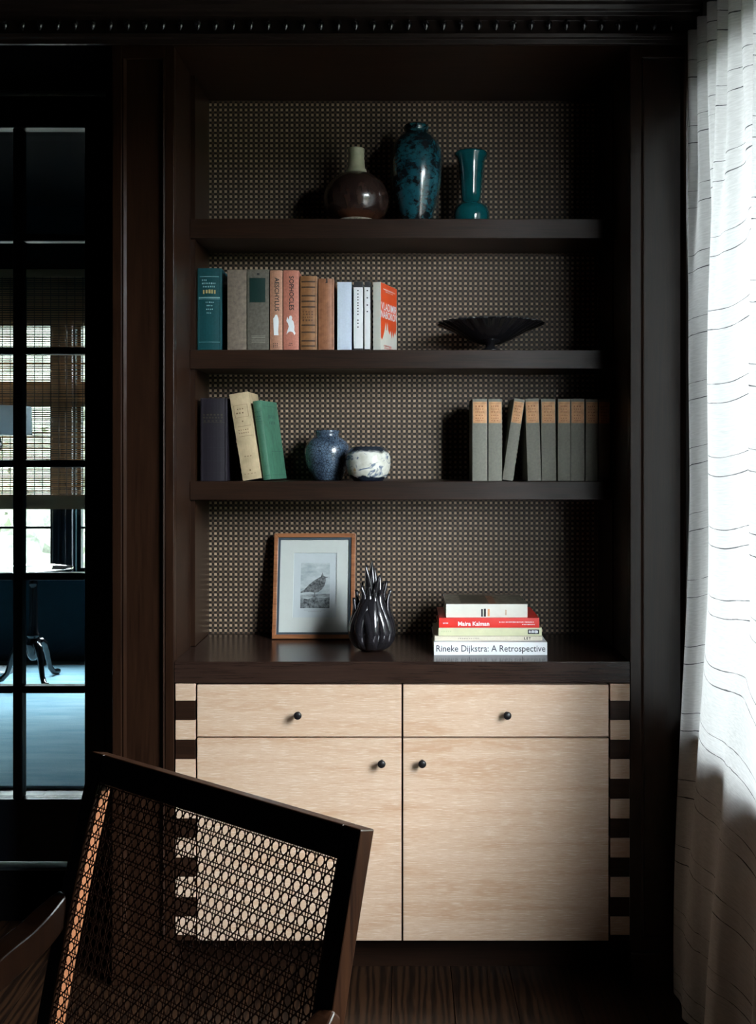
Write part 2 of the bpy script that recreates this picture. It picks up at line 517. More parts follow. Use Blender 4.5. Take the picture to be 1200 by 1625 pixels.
# casing round the door, step up to it
tr = tag(empty('trim_1', (DX1, YD, 0)), 'dark navy casing around the glazed door', None, None, 'structure')
box('casing_post', NAVY, tr, DX1 + 0.004, -0.785, YD - 0.018, YD + 0.06, 0.155, DZ1 + 0.06, bevel=0.004)
box('casing_post', NAVY, tr, DX0 - 0.10, DX0 - 0.004, YD - 0.018, YD + 0.06, 0.155, DZ1 + 0.06, bevel=0.004)
box('casing_head', NAVY, tr, DX0 - 0.10, -0.785, YD - 0.019, YD + 0.06, DZ1 + 0.004, 2.469, bevel=0.002)
st = tag(empty('trim_2', (DX0, YD - 0.012, 0)), 'black step and steel threshold under the glazed door', None, None, 'structure')
box('riser', DARKW, st, XL, -0.785, YD - 0.015, YD - 0.001, 0, 0.150)
box('threshold', STEEL, st, DX0, X(124, YD), YD - 0.022, YD + 0.09, 0.1505, 0.158, bevel=0.003)

# ---------------- cornice with its row of beads
cor = tag(empty('trim_3', (0, YF, 2.457)), 'dark stepped cornice with a row of black beads above the bookcase', None, None, 'structure')
prof = [(0.0, 2.457), (-0.010, 2.457), (-0.012, 2.468), (-0.022, 2.470), (-0.024, 2.479), (-0.010, 2.483), (-0.008, 2.519),
        (-0.026, 2.523), (-0.028, 2.533), (-0.036, 2.537), (-0.040, 2.546), (-0.052, 2.549), (-0.054, 2.556), (-0.066, 2.562),
        (-0.078, 2.578), (-0.082, 2.600), (-0.100, 2.606), (-0.100, ZC - 0.001), (0.0, ZC - 0.001)]
MB().prism([(YF + p, q) for p, q in prof], XL, XR - 0.001, 'x').build('moulding', CORN, cor, bevel=0.0012)
# the same profile returns along the right wall over the curtain
box('side_moulding', CORN, cor, XR - 0.020, XR - 0.001, YN, YF - 0.11, 2.457, ZC - 0.001)
bp = [(0.0001, -0.0145), (0.0022, -0.0140), (0.0030, -0.0115), (0.0060, -0.0090), (0.0086, -0.0030), (0.0092, 0.0015),
      (0.0080, 0.0058), (0.0050, 0.0086), (0.0035, 0.0092), (0.0034, 0.0125), (0.0001, 0.013)]
b0 = None
for k in range(-1, 39):
    xb_ = X(8 + 27.82 * k, YF - 0.018)
    loc = Vector((xb_, YF - 0.020, 2.502)) - cor.location
    if b0 is None:
        b0 = MB().lathe([(1.12 * r_, 1.05 * z_) for r_, z_ in bp], seg=14).build('bead', BEADM, cor, local=True, smooth=True); b0.location = loc
    else: again(b0, loc, cor)

# ------------------------------------------------------------------ built-in bookcase
OX0, OX1 = -0.600, 0.594     # opening
PX0 = X(178, YF)             # outer edge of the left pilaster
bc = tag(empty('bookcase', (0, YF, 0)), 'dark stained built-in bookcase with woven back, three shelves and panelled pilasters', 'bookcase')
ZT = 2.456
def pilaster(x0, x1, pa, pb):
    p = MB()
    z0, zt = 0.0, Z(92, YF)
    p.box(x0, pa, YF, YF + 0.03, z0, ZT).box(pb, x1, YF, YF + 0.03, z0, ZT).box(pa, pb, YF, YF + 0.03, zt, ZT).box(pa, pb, YF, YF + 0.03, z0, 0.12)
    o = p.build('pilaster', WDZ, bc, bevel=0.002)
    box('recessed_panel', WDZ, o, pa, pb, YF + 0.012, YF + 0.028, 0.12, zt)
    q = MB()
    q.prism([(pa, YF + 0.002), (pa + 0.005, YF + 0.0), (pa + 0.010, YF + 0.012), (pa, YF + 0.012)], 0.12, zt, 'z')
    q.prism([(pb, YF + 0.002), (pb, YF + 0.012), (pb - 0.010, YF + 0.012), (pb - 0.005, YF + 0.0)], 0.12, zt, 'z')
    q.build('bead_moulding', WDZ, o)
    box('plinth_block', WDZ, o, x0 + 0.001, x1 - 0.001, YF - 0.010, YF - 0.0005, 0.0, 0.085, bevel=0.002)
pilaster(PX0, OX0, X(193, YF), X(262, YF))
pilaster(OX1, XR - 0.002, X(1018, YF), X(1088, YF))
# returns and jambs
box('jamb', WDY, bc, PX0, OX0 - 0.0, YF + 0.03, YD - 0.001, 0, ZT)
box('jamb', WDY, bc, OX1, XR - 0.002, YF + 0.03, YD - 0.001, 0, ZT)
box('header', WDX, bc, PX0, XR - 0.002, YF + 0.001, YB + 0.024, ZT, ZC - 0.001)
# lining boards behind the shelf edges
box('lining_board', WDZ, bc, OX0, OX0 + 0.013, YS + 0.012, YB, 0.846, ZT - 0.001)
box('lining_board', WDZ, bc, OX1 - 0.005, OX1, YS + 0.012, YB, 0.846, ZT - 0.001)
box('woven_panel', WEAVE, bc, OX0 - 0.02, OX1 + 0.02, YB, YB + 0.012, 0.80, ZT)
for (ya, yb_) in ((347, 378), (555, 585), (764, 793.5)):
    s = MB().box(OX0 + 0.0003, OX1 - 0.0003, YS, YB - 0.0005, Z(yb_, YS), Z(ya, YS))
    s.build('shelf', WDX, bc, bevel=0.0018)
SH1, SH2, SH3 = Z(347, YS), Z(555, YS), Z(764, YS)

WT = Z(1050, YF)
wt = tag(MB().box(OX0 + 0.0005, OX1 - 0.0005, YF - 0.001, YB - 0.0005, Z(1084, YF), WT).build('worktop', WTOP, None, bevel=0.0015),
         'dark polished worktop above the pale oak cabinet', 'worktop')

# ------------------------------------------------------------------ base cabinet
cb = tag(empty('base_cabinet', ((OX0 + OX1) / 2, YF, 0)), 'pale limed oak cabinet with two drawers, two doors and striped dark inlay sides', 'cabinet')
CZ1, CZ0 = Z(1085, YF), Z(1493, YF)
cx0, cx1 = X(278, YF), X(1000, YF) - 0.0005
box('carcass', plain('cabinet_shadow_wood', (0.012, 0.008, 0.006), 0.7), cb, cx0, cx1, YF + 0.022, YB - 0.01, CZ0 + 0.003, CZ1 - 0.0005)
box('toe_kick', WDX, cb, cx0, cx1, YF + 0.09, YF + 0.11, 0.0, CZ0)
KP = [(0.0045, 0.0), (0.0045, 0.014), (0.0060, 0.017), (0.0095, 0.020), (0.0105, 0.024), (0.0095, 0.0275), (0.006, 0.029), (0.0001, 0.0295)]
def knob(px, py, parent):
    m_ = MB().lathe(KP, seg=20)
    m_.v = [(vx, -vz, vy) for (vx, vy, vz) in m_.v]
    o = m_.build('knob', BLACK, parent, local=True, smooth=True)
    o.location = Vector((X(px, YF), YF - 0.0, Z(py, YF))) - origin_of(parent)
    o['label'] = 'small black round knob'
def front(name, x0, x1, y0, y1, kx, ky):
    o = MB().box(X(x0, YF), X(x1, YF), YF, YF + 0.020, Z(y1, YF), Z(y0, YF)).build(name, LIMED, cb, bevel=0.0012)
    # shift the grain so that the boards differ
    knob(kx, ky, o)
front('drawer', 313, 637.2, 1087, 1169, 474, 1132)
front('drawer', 640, 966, 1087, 1169, 804, 1132)
front('door', 313, 637.2, 1172, 1493, 606, 1208)
front('door', 640, 966, 1172, 1493, 670, 1208)
edges = [1085, 1112, 1143, 1174, 1205, 1236, 1268, 1299, 1330, 1361, 1392, 1424, 1455, 1484, 1493]
for (sx0, sx1) in ((278.5, 310), (968.8, 999.5)):
    for k in range(len(edges) - 1):
        lite = k % 2 == 0
        box('inlay_block', LIMED if lite else WDX, cb, X(sx0, YF), X(sx1, YF), YF if lite else YF + 0.0012, YF + 0.020,
            Z(edges[k + 1], YF) + 0.0002, Z(edges[k], YF) - 0.0002, bevel=0.0006)

# ------------------------------------------------------------------ books
DG = None
def text_data(s, size, bold=0.0, cond=1.0):
    cu = bpy.data.curves.new('lettering', 'FONT')
    cu.body = s; cu.size = size; cu.align_x = 'CENTER'; cu.align_y = 'CENTER'
    cu.resolution_u = 3; cu.offset = bold
    o = bpy.data.objects.new('lettering', cu); COL.objects.link(o)
    bpy.context.view_layer.update()
    dg = bpy.context.evaluated_depsgraph_get()
    me = bpy.data.meshes.new_from_object(o.evaluated_get(dg))
    vs = [(p.co.x * cond, p.co.y) for p in me.vertices]; fs = [tuple(p.vertices) for p in me.polygons]
    bpy.data.objects.remove(o, do_unlink=True); bpy.data.curves.remove(cu); bpy.data.meshes.remove(me)
    return vs, fs

class Book:
    """spine towards -y, thickness along x, height z; origin at the foot of the spine"""
    def __init__(s, label, t, h, d, mat, loc, lean=0, yaw=0, bulge=0.002, pages=None, group=None, soft=False, tilt=0):
        s.t, s.h, s.d, s.b = t, h, d, bulge
        s.o = tag(empty('book', loc, (tilt, R(lean), R(yaw))), label, 'book', group)
        bt = 0.0008 if soft else 0.0026
        ins = 0.0 if soft else 0.003
        n = 9
        out = [(-t / 2 + t * i / (n - 1), s.prof(-t / 2 + t * i / (n - 1))) for i in range(n)]
        inn = [(t / 2 - bt, bt), (-t / 2 + bt, bt)]
        poly = out + [(t / 2, d), (t / 2 - bt, d)] + inn + [(-t / 2 + bt, d), (-t / 2, d)]
        m_ = MB(); k = len(poly)
        m_.v = [(p, q, 0) for p, q in poly] + [(p, q, h) for p, q in poly]
        m_.f = [(i, (i + 1) % k, k + (i + 1) % k, k + i) for i in range(k)]
        # caps as convex pieces: spine strip, two boards
        a0 = list(range(n)); r_out, r_in, i_r, i_l, l_in, l_out = n, n + 1, n + 2, n + 3, n + 4, n + 5
        caps = [a0 + [i_r, i_l], [n - 1, r_out, r_in, i_r], [0, i_l, l_in, l_out]]
        for c_ in caps:
            m_.f.append(tuple(c_)[::-1]); m_.f.append(tuple(q + k for q in c_))
        s.cover = m_.build('cover', mat, s.o, local=True)
        MB().box(-t / 2 + bt + 0.0002, t / 2 - bt - 0.0002, bt + 0.0003, d - ins, ins, h - ins).build('pages', pages or PAGES, s.o, local=True)
    def prof(s, x):
        return -s.b * (1 - (2 * x / s.t) ** 2) + s.b
    def band(s, x0, x1, z0, z1, mat, name='spine_label', off=0.0004):
        n = 9; m_ = MB()
        xs = [x0 + (x1 - x0) * i / (n - 1) for i in range(n)]
        m_.v = [(p, s.prof(p) - off, z0) for p in xs] + [(p, s.prof(p) - off, z1) for p in xs]
        m_.f = [(i, i + 1, n + i + 1, n + i) for i in range(n - 1)]
        return m_.build(name, mat, s.o, local=True)
    def bands(s, rects, mat, name='spine_print', off=0.0005):
        if name in ('spine_band', 'spine_rule', 'black_rule') and len(rects) > 1:
            for r_ in rects: s.bands([r_], mat, name, off)
            return
        m_ = MB()
        for (x0, x1, z0, z1) in rects:
            xs = [x0 + (x1 - x0) * i / 4 for i in range(5)]
            m_.add([(p, s.prof(p) - off, z0) for p in xs] + [(p, s.prof(p) - off, z1) for p in xs], [(i, i + 1, 6 + i, 5 + i) for i in range(4)])
        return m_.build(name, mat, s.o, local=True, kind='stuff' if len(rects) > 1 else None)
    def text(s, txt, size, x, z, mat, vertical=False, bold=0.0, cond=1.0, off=0.0006):
        vs, fs = text_data(txt, size, bold, cond)
        m_ = MB()
        for (a, b_) in vs:
            p, q = (x + b_, z - a) if vertical else (x + a, z + b_)
            m_.v.append((p, s.prof(max(-s.t / 2, min(s.t / 2, p))) - off, q))
        m_.f = fs
        return m_.build('spine_lettering', mat, s.o, local=True)
    def poly(s, pts, mat, name='spine_figure', off=0.0006):
        m_ = MB(); m_.v = [(p, s.prof(p) - off, q) for p, q in pts]; m_.f = [tuple(range(len(pts)))]
        return m_.build(name, mat, s.o, local=True)
    def side_poly(s, pts, mat, name='cover_print', off=0.0005):
        m_ = MB(); m_.v = [(s.t / 2 + off, p, q) for p, q in pts]; m_.f = [tuple(range(len(pts)))]
        return m_.build(name, mat, s.o, local=True)
    def side_text(s, txt, size, y, z, mat, bold=0.0, cond=1.0, off=0.0009):
        vs, fs = text_data(txt, size, bold, cond)
        m_ = MB(); m_.v = [(s.t / 2 + off, y + a, z + b_) for a, b_ in vs]; m_.f = fs
        return m_.build('cover_lettering', mat, s.o, local=True)

PAGES = plain('book_pages', (0.55, 0.48, 0.36), 0.8)
PAGEW = plain('white_pages', (0.72, 0.72, 0.70), 0.8)
def cloth(name, col, rough=0.7, var=0.16, sc=180): return plain(name, col, rough, var=var, scale=sc)
INK = plain('black_ink', (0.015, 0.015, 0.018), 0.6)
WHITE = plain('white_paper', (0.80, 0.82, 0.84), 0.5, var=0.03)
GOLD = plain('gilt_print', (0.62, 0.48, 0.20), 0.35, 0.4)
PALEPRINT = plain('pale_teal_print', (0.30, 0.52, 0.52), 0.5)
SB = 0.0012    # gap to the shelf wood

Y_ = 2.750; K = Y_ / F
z2 = SH2 + 0.0006
def hpx(ytop, Y=Y_, z=None): return Z(ytop, Y) - (z if z is not None else z2)
def row(px0, px1, ytop, label, mat, d=0.15, **kw):
    t = (px1 - px0) * K
    return Book(label, t, hpx(ytop), d, mat, (X((px0 + px1) / 2, Y_), Y_, z2), **kw)
GR2 = 'books standing on the second shelf'
TEAL = cloth('teal_book_cloth', (0.004, 0.058, 0.066), 0.45)
b = row(313, 351, 425.5, 'thick teal clothbound book with gilt title at the left end of the second shelf', TEAL, 0.165, bulge=0.004, group=GR2)
t = b.t; h = b.h
b.bands([(-t * .40, t * .40, h * .895, h * .90), (-t * .44, t * .44, h * .640, h * .648), (-t * .44, t * .44, h * .625, h * .629), (-t * .44, t * .44, h * .10, h * .104)], PALEPRINT)
def dashes(x0, x1, z, hgt, n, seed, gap=0.35):
    q = random.Random(seed); out = []; wd = (x1 - x0) / n
    for i in range(n):
        a = x0 + wd * i; ww = wd * (1 - gap) * q.uniform(0.6, 1.0)
        out.append((a, a + ww, z - hgt / 2 * q.uniform(.7, 1), z + hgt / 2 * q.uniform(.7, 1)))
    return out
b.bands(dashes(-t * .30, -t * .08, h * .855, .005, 3, 1) + dashes(-t * .30, t * .30, h * .815, .005, 8, 2) + dashes(-t * .26, t * .26, h * .775, .005, 7, 3)
        + dashes(-t * .14, t * .22, h * .585, .004, 5, 4) + dashes(-t * .10, t * .16, h * .545, .004, 4, 5) + dashes(-t * .12, t * .18, h * .50, .004, 4, 6) + dashes(-t * .1, t * .12, h * .455, .004, 3, 7), PALEPRINT, 'spine_print')
b.bands(dashes(-t * .26, t * .32, h * .715, .013, 5, 8, 0.22), GOLD, 'gilt_title')
b = row(361, 391, 428, 'plain greyish beige linen book next to the thick teal book', cloth('beige_linen', (0.175, 0.137, 0.105), var=0.28, sc=90), bulge=0.002, group=GR2)
b.bands(dashes(-.012, .012, b.h * .80, .004, 4, 11) , cloth('faded_print', (0.17, 0.13, 0.10)))
b = row(392.5, 426.5, 427.5, 'grey linen book with a dark green spine label on the second shelf', cloth('grey_linen', (0.105, 0.094, 0.074), var=0.28, sc=120), group=GR2)
b.band(-b.t * .40, b.t * .34, b.h * .595, b.h * .895, cloth('dark_green_label', (0.002, 0.022, 0.018), 0.5))
b.bands([(-b.t * .3, b.t * .34, b.h * q, b.h * q + .0014) for q in (.10, .125, .155, .175)], cloth('grey_rule', (0.30, 0.28, 0.23)))
b.bands([(-.003, .004, b.h * .93, b.h * .955)], INK, 'spine_emblem')
b = row(428.5, 448, 429, 'narrow peach book with dark lettering and upright white figure on its spine', cloth('peach_cloth', (0.44, 0.215, 0.135), 0.55), bulge=0.003, group=GR2)
b.text('AESCHYLUS', .0178, .0015, b.h * .70, INK, True, 0.00025, 1.0)
hh = b.h
b.poly([(-.006, hh * .19), (.007, hh * .19), (.006, hh * .24), (.0075, hh * .36), (.006, hh * .41), (.003, hh * .445), (-.002, hh * .445), (-.0055, hh * .41), (-.0085, hh * .40), (-.0075, hh * .30)], WHITE)
b.bands(dashes(-.009, .007, hh * .085, .003, 3, 21) + dashes(-.009, .007, hh * .065, .003, 3, 22) + dashes(-.009, .007, hh * .045, .003, 3, 23), INK)
b = row(449.5, 474, 429, 'salmon pink book with dark lettering and white dancing figure on its spine', cloth('salmon_cloth', (0.50, 0.180, 0.125), 0.55), bulge=0.003, group=GR2)
b.text('SOPHOCLES', .0178, .001, hh * .715, INK, True, 0.00025, 1.0)
b.poly([(-.013, hh * .20), (-.009, hh * .26), (-.006, hh * .30), (-.0085, hh * .34), (-.013, hh * .37), (-.010, hh * .42), (-.007, hh * .385), (-.004, hh * .43), (.001, hh * .435), (.004, hh * .41), (.003, hh * .385),
        (.0075, hh * .36), (.010, hh * .30), (.0095, hh * .25), (.013, hh * .215), (.010, hh * .19), (.006, hh * .225), (.001, hh * .235), (-.005, hh * .235)], WHITE)
b.bands(dashes(-.004, .007, hh * .085, .003, 3, 24) + dashes(-.006, .007, hh * .062, .003, 3, 25), INK)
b = row(476, 503, 438, 'ochre brown spine with dark horizontal bands on the second shelf', cloth('ochre_cloth', (0.25, 0.110, 0.040), 0.5, 0.25, 60), bulge=0.0045, group=GR2)
hh = b.h; t = b.t
b.bands([(-t * .42, t * .46, hh * q - .0022, hh * q + .0022) for q in (.925, .85, .735, .66, .585, .34, .245, .13, .06)], cloth('dark_band', (0.055, 0.026, 0.012)), 'spine_band')
b.bands(dashes(-t * .34, t * .34, hh * .52, .004, 4, 31) + dashes(-t * .3, t * .34, hh * .485, .004, 4, 32) + dashes(-t * .34, t * .3, hh * .445, .004, 5, 33) + dashes(-t * .34, t * .34, hh * .405, .006, 4, 34), cloth('dark_title', (0.10, 0.045, 0.022)), 'spine_print')
b = row(504.5, 530, 442, 'worn plain tan leather book with a nick at the spine top', cloth('tan_leather', (0.31, 0.125, 0.060), 0.5, 0.25, 60), bulge=0.0045, group=GR2)
hh = b.h
b.poly([(.001, hh * 1.0), (.004, hh * 1.0), (.005, hh * .94), (-.003, hh * .935), (.001, hh * .95)], INK, 'torn_nick')
b.bands(dashes(-.006, .006, hh * .13, .006, 2, 35) + dashes(-.006, .006, hh * .10, .006, 2, 36), cloth('blind_stamp', (0.27, 0.11, 0.055)))
b = row(535.5, 558, 447.5, 'blank pale blue white book next to the tan leather book', cloth('ice_white', (0.60, 0.68, 0.80), 0.5, 0.05), 0.13, bulge=0.0008, pages=PAGEW, soft=True, group=GR2)
b = row(561.5, 576, 447, 'white paperback with black top band and lettering down the spine', WHITE, 0.13, bulge=0.0006, pages=PAGEW, soft=True, group=GR2)
hh = b.h
b.band(-b.t / 2, b.t / 2, hh * .918, hh * .999, INK, 'black_band'); b.band(-b.t / 2, b.t / 2, 0.0005, hh * .03, INK, 'black_band')
b.bands([(-.003, .001, hh * q - .0016, hh * q + .0016) for q in (.87, .82, .775, .735, .69, .655, .61, .57, .525, .44, .395, .34)], INK)
b = row(578.5, 587.5, 447, 'thin white paperback with black top band beside the red covered book', WHITE, 0.13, bulge=0.0004, pages=PAGEW, soft=True, group=GR2)
b.band(-b.t / 2, b.t / 2, hh * .918, hh * .999, INK, 'black_band'); b.band(-b.t / 2, b.t / 2, 0.0005, hh * .02, INK, 'black_band')
b.bands([(-.002, .002, hh * q - .0018, hh * q + .0018) for q in (.87, .765, .66, .565)], INK)
b.side_poly([(0.001, hh * .6), (.128, hh * .6), (.128, hh * .999), (.001, hh * .999)], INK, 'black_band')
# angled paperback with the red cover
CREAMW = plain('cream_white_paper', (0.70, 0.69, 0.62), 0.45, var=0.04)
REDC = plain('orange_red_print', (0.78, 0.085, 0.018), 0.4, var=0.05)
REDT = plain('red_small_print', (0.60, 0.06, 0.04), 0.4)
wb = 0.0225
b = Book('white spined paperback turned to show its orange red cover with white lettering', wb, hpx(447.5), 0.132, CREAMW,
         (X(597.5, Y_) + 0.001, Y_ + 0.002, z2), yaw=-20, bulge=0.0006, pages=PAGEW, soft=True, group=GR2)
hh = b.h; d = b.d
b.side_poly([(.002, hh * .20), (.010, hh * .16), (.018, hh * .20), (.030, hh * .30), (.040, hh * .44), (.043, hh * .33), (.048, hh * .31), (.054, hh * .45), (.060, hh * .33), (.072, hh * .27),
             (.080, hh * .34), (.088, hh * .22), (.096, hh * .34), (.103, hh * .24), (.112, hh * .33), (.118, hh * .28), (.128, hh * .38), (d - .001, hh * .998), (.002, hh * .998)], REDC, 'red_cover_field')
b.side_text('VLADIMIR', .030, d * .50, hh * .655, WHITE, 0.0004, 0.92)
b.side_text('NABOKOV', .030, d * .50, hh * .535, WHITE, 0.0004, 0.90)
def side_dashes(bk, y0, y1, z, hgt, n, seed, mat):
    m_ = MB()
    for (a, e, c, f_) in dashes(y0, y1, z, hgt, n, seed):
        x_ = bk.t / 2 + .0009
        m_.add([(x_, a, c), (x_, e, c), (x_, e, f_), (x_, a, f_)], [(0, 1, 2, 3)])
    return m_.build('cover_print', mat, bk.o, local=True, kind='stuff')
side_dashes(b, .02, .118, hh * .915, .003, 12, 41, WHITE)
side_dashes(b, .04, .10, hh * .885, .003, 7, 42, WHITE)
side_dashes(b, .025, .09, hh * .085, .006, 6, 43, REDT)
side_dashes(b, .03, .11, hh * .05, .006, 7, 44, REDT)

# third shelf, left group
z3 = SH3 + 0.0006
def hp3(ytop, Y=Y_): return Z(ytop, Y) - z3
GR3 = 'old books at the left of the third shelf'
b = Book('thick purplish black book with faint gilt lines on the third shelf', 42 * K, hp3(632), .15, cloth('purple_black_cloth', (0.0075, 0.0045, 0.010), 0.55), (X(339, Y_), Y_, z3), bulge=.004, group=GR3)
t = b.t; hh = b.h
b.bands(dashes(-t * .40, t * .40, hh * .80, .005, 6, 51) + dashes(-t * .40, t * .40, hh * .765, .005, 7, 52) + dashes(-t * .38, t * .38, hh * .725, .004, 5, 53) + [(-t * .47, t * .47, hh * .705, hh * .71)],
        cloth('dull_gilt', (0.045, 0.038, 0.022), 0.5), 'gilt_lines')
b.bands([(-t * .48, t * .48, hh * q, hh * q + .0012) for q in (.54, .40, .24, .10)], INK, 'spine_rule')
L3 = (625 - 762)
tc = 30 * K; th = 9.2
b = Book('worn cream book leaning left against the purplish black book', tc, 139 * K, .145, cloth('aged_cream', (0.52, 0.40, 0.245), 0.6, 0.22, 25),
         (X(400, Y_), Y_, z3 + tc / 2 * math.sin(R(th))), lean=-th, yaw=-3, bulge=.003, group=GR3)
t = b.t; hh = b.h
BRN = cloth('brown_print', (0.20, 0.13, 0.07))
b.bands([(-t * .36, t * .36, hh * .86, hh * .863), (-t * .36, t * .36, hh * .72, hh * .723), (-t * .37, -t * .35, hh * .72, hh * .863), (t * .35, t * .37, hh * .72, hh * .863), (-t * .3, t * .4, hh * .615, hh * .619), (-t * .3, t * .4, hh * .50, hh * .504)]
        + dashes(-t * .2, t * .2, hh * .815, .004, 3, 61) + dashes(-t * .28, t * .2, hh * .77, .005, 3, 62) + [(-.002, .002, hh * .665, hh * .68)]
        + dashes(-t * .3, t * .3, hh * .575, .003, 5, 63) + dashes(-t * .3, t * .3, hh * .54, .003, 5, 64) + dashes(-t * .2, t * .25, hh * .27, .003, 3, 65) + dashes(-t * .05, t * .12, hh * .11, .006, 1, 66) + dashes(-t * .36, t * .36, hh * .07, .002, 4, 67), BRN)
tg = 0.0225; th = 8.2
GREEN = cloth('sage_green_cloth', (0.055, 0.165, 0.105), 0.55, 0.2, 40)
b = Book('green clothbound book with stamped cover leaning against the cream book', tg, 127 * K, .135, GREEN,
         (X(423.2, Y_), Y_ + 0.003, z3 + tg / 2 * math.sin(R(th)) + 0.0015), lean=-th, yaw=-13, bulge=.003, group=GR3)
t = b.t; hh = b.h; d = b.d
GDK = cloth('dark_green_stamp', (0.015, 0.075, 0.055), 0.5)
b.bands(dashes(-t * .4, t * .4, hh * .86, .003, 3, 71) + dashes(-t * .4, t * .4, hh * .80, .004, 3, 72) + dashes(-t * .4, t * .4, hh * .77, .004, 3, 73) + [(-t * .45, t * .45, hh * .735, hh * .74), (-t * .45, t * .45, hh * .05, hh * .055)], GDK)
side_dashes(b, .05, .11, hh * .80, .012, 5, 74, GDK); side_dashes(b, .05, .10, hh * .72, .010, 4, 75, GDK)
m_ = MB()
x_ = b.t / 2 + .0006
for (a, e, c, f_) in ((.04, .042, .08, .35), (.10, .102, .10, .40), (.04, .12, .35, .356), (.02, .125, .05, .055), (.02, .125, .93, .935), (.06, .062, .35, .62), (.085, .087, .40, .66)):
    m_.add([(x_, a, hh * c), (x_, e, hh * c), (x_, e, hh * f_), (x_, a, hh * f_)], [(0, 1, 2, 3)])
m_.build('cover_print', GDK, b.o, local=True, kind='stuff')

# nine grey volumes
GREYC = cloth('grey_green_cloth', (0.20, 0.195, 0.160), 0.7, 0.12, 150)
ORL = cloth('orange_paper_label', (0.62, 0.33, 0.155), 0.6, 0.2, 60)
ORP = cloth('orange_label_print', (0.34, 0.12, 0.05), 0.6)
GR9 = 'set of grey volumes at the right of the third shelf'
vol = [(750, 773.5, 0, 'first grey volume with orange label, the leftmost and nearest the open shelf'),
       (775.5, 797, 0, 'second grey volume with orange label, just left of the leaning one'),
       (797.5, 814.5, 8.3, 'grey volume with orange label leaning steeply to the right'),
       (838.0, 859.5, -1.9, 'fourth grey volume, tilted slightly left, beyond the dark gap'),
       (860.5, 883, -0.6, 'fifth grey volume, just right of the slightly tilted one'),
       (886, 905.6, 0, 'sixth grey volume, after a thin dark gap'),
       (906.6, 928, 0, 'seventh grey volume, third from the right end'),
       (930, 949.6, 0, 'eighth grey volume, shaded, second from the right end'),
       (950.6, 968.5, 0, 'last grey volume, darkest, against the right side of the bookcase')]
Y9 = 2.745; K9 = Y9 / F
for i, (a, e, ln, lab) in enumerate(vol):
    t = (e - a) * K9
    hgt = (Z(633 + (i > 6) * 0.5, Y9) - z3) * (1.0 if abs(ln) < 5 else 1.0)
    b = Book(lab, t, hgt, .14, GREYC, (X((a + e) / 2, Y9), Y9 + 0.0005 * (i % 3), z3 + t / 2 * abs(math.sin(R(ln)))), lean=ln, bulge=.0022, group=GR9)
    b.band(-t * .46, t * .46, hgt * .705, hgt * .965, ORL)
    q = []
    for k, zz in enumerate((.91, .875, .84, .80, .765, .735)):
        q += dashes(-t * .3, t * .3, hgt * zz, .003 if k else .005, 3 + (k + i) % 3, 100 + i * 9 + k)
    b.bands(q + [(-t * .44, t * .44, hgt * .945, hgt * .949), (-t * .44, t * .44, hgt * .715, hgt * .718)], ORP, off=0.0008)

# stack of flat books on the worktop: books lie on their sides, spine to the front
def flat(label, px0, px1, Y, zz0, zz1, depth, mat, pages=None, **kw):
    L = (px1 - px0) * Y / F; t = zz1 - zz0
    # book built upright, then laid over: height runs along +x, thickness along z
    o = Book(label, t, L, depth, mat, (X(px0, Y), Y, (zz0 + zz1) / 2), lean=90, pages=pages or PAGEW, group='flat stack of art books on the worktop', **kw)
    return o
# after lean 90: local z -> world +x, local x -> world -z ; letters must read along +x with tops up (-x local)
def flat_text(bk, txt, size, along, mat, bold=0, cond=1.0, dz=0.0):
    vs, fs = text_data(txt, size, bold, cond)
    m_ = MB()
    for (a, c) in vs:
        p = -(c + dz); m_.v.append((p, bk.prof(max(-bk.t / 2, min(bk.t / 2, p))) - .0006, along + a))
    m_.f = fs
    return m_.build('spine_lettering', mat, bk.o, local=True)
def flat_bands(bk, rects, mat, name='spine_print'):   # rects: along0, along1, height0, height1
    return bk.bands([(-h1, -h0, a0, a1) for (a0, a1, h0, h1) in rects], mat, name)
z = WT + 0.0004
b = flat('thick white art book with large dark spine lettering, bottom of the flat stack', 689, 868.5, 2.620, z, z + .0345, .235, WHITE, bulge=.0006)
L = b.h
flat_text(b, 'Rineke Dijkstra: A Retrospective', .0246, L * .5, plain('navy_ink', (0.02, 0.025, 0.04), 0.5), 0.0001, 0.905)
z += .0349
CRM = cloth('cream_paper_cover', (0.62, 0.57, 0.46), 0.55, 0.06)
b = flat('thin cream book second from the bottom of the flat stack', 690, 861, 2.642, z, z + .0118, .21, CRM, bulge=.0004)
L = b.h
flat_text(b, 'L E T', .0085, L * .86, INK, 0.0004)
flat_bands(b, dashes(L * .22, L * .42, 0, .003, 12, 201), cloth('grey_print', (0.28, 0.26, 0.22)))
z += .0121
b = flat('pale yellow green book with small dark framed logo, middle of the flat stack', 696, 860, 2.650, z, z + .0212, .20, cloth('pale_lime_cover', (0.60, 0.61, 0.40), 0.5, 0.08, 30), bulge=.0005)
L = b.h
flat_bands(b, [(L * .865, L * .975, -.0062, .0062)], INK, 'logo_box')
b.bands([(-h1, -h0, a0, a1) for (a0, a1, h0, h1) in dashes(L * .875, L * .968, 0, .008, 6, 204, .2)], WHITE, 'logo_print', 0.0009)
flat_bands(b, dashes(L * .03, L * .13, .001, .004, 5, 203), cloth('faint_green_print', (0.48, 0.52, 0.32)))
z += .0215
b = flat('bright red book with white spine lettering in the flat stack', 697, 856, 2.652, z, z + .0262, .19, plain('bright_red_cover', (0.72, 0.030, 0.022), 0.4, var=0.04), bulge=.0006)
L = b.h
flat_text(b, 'Maira Kalman', .0158, L * .345, WHITE, 0.0004, 0.99, -.003)
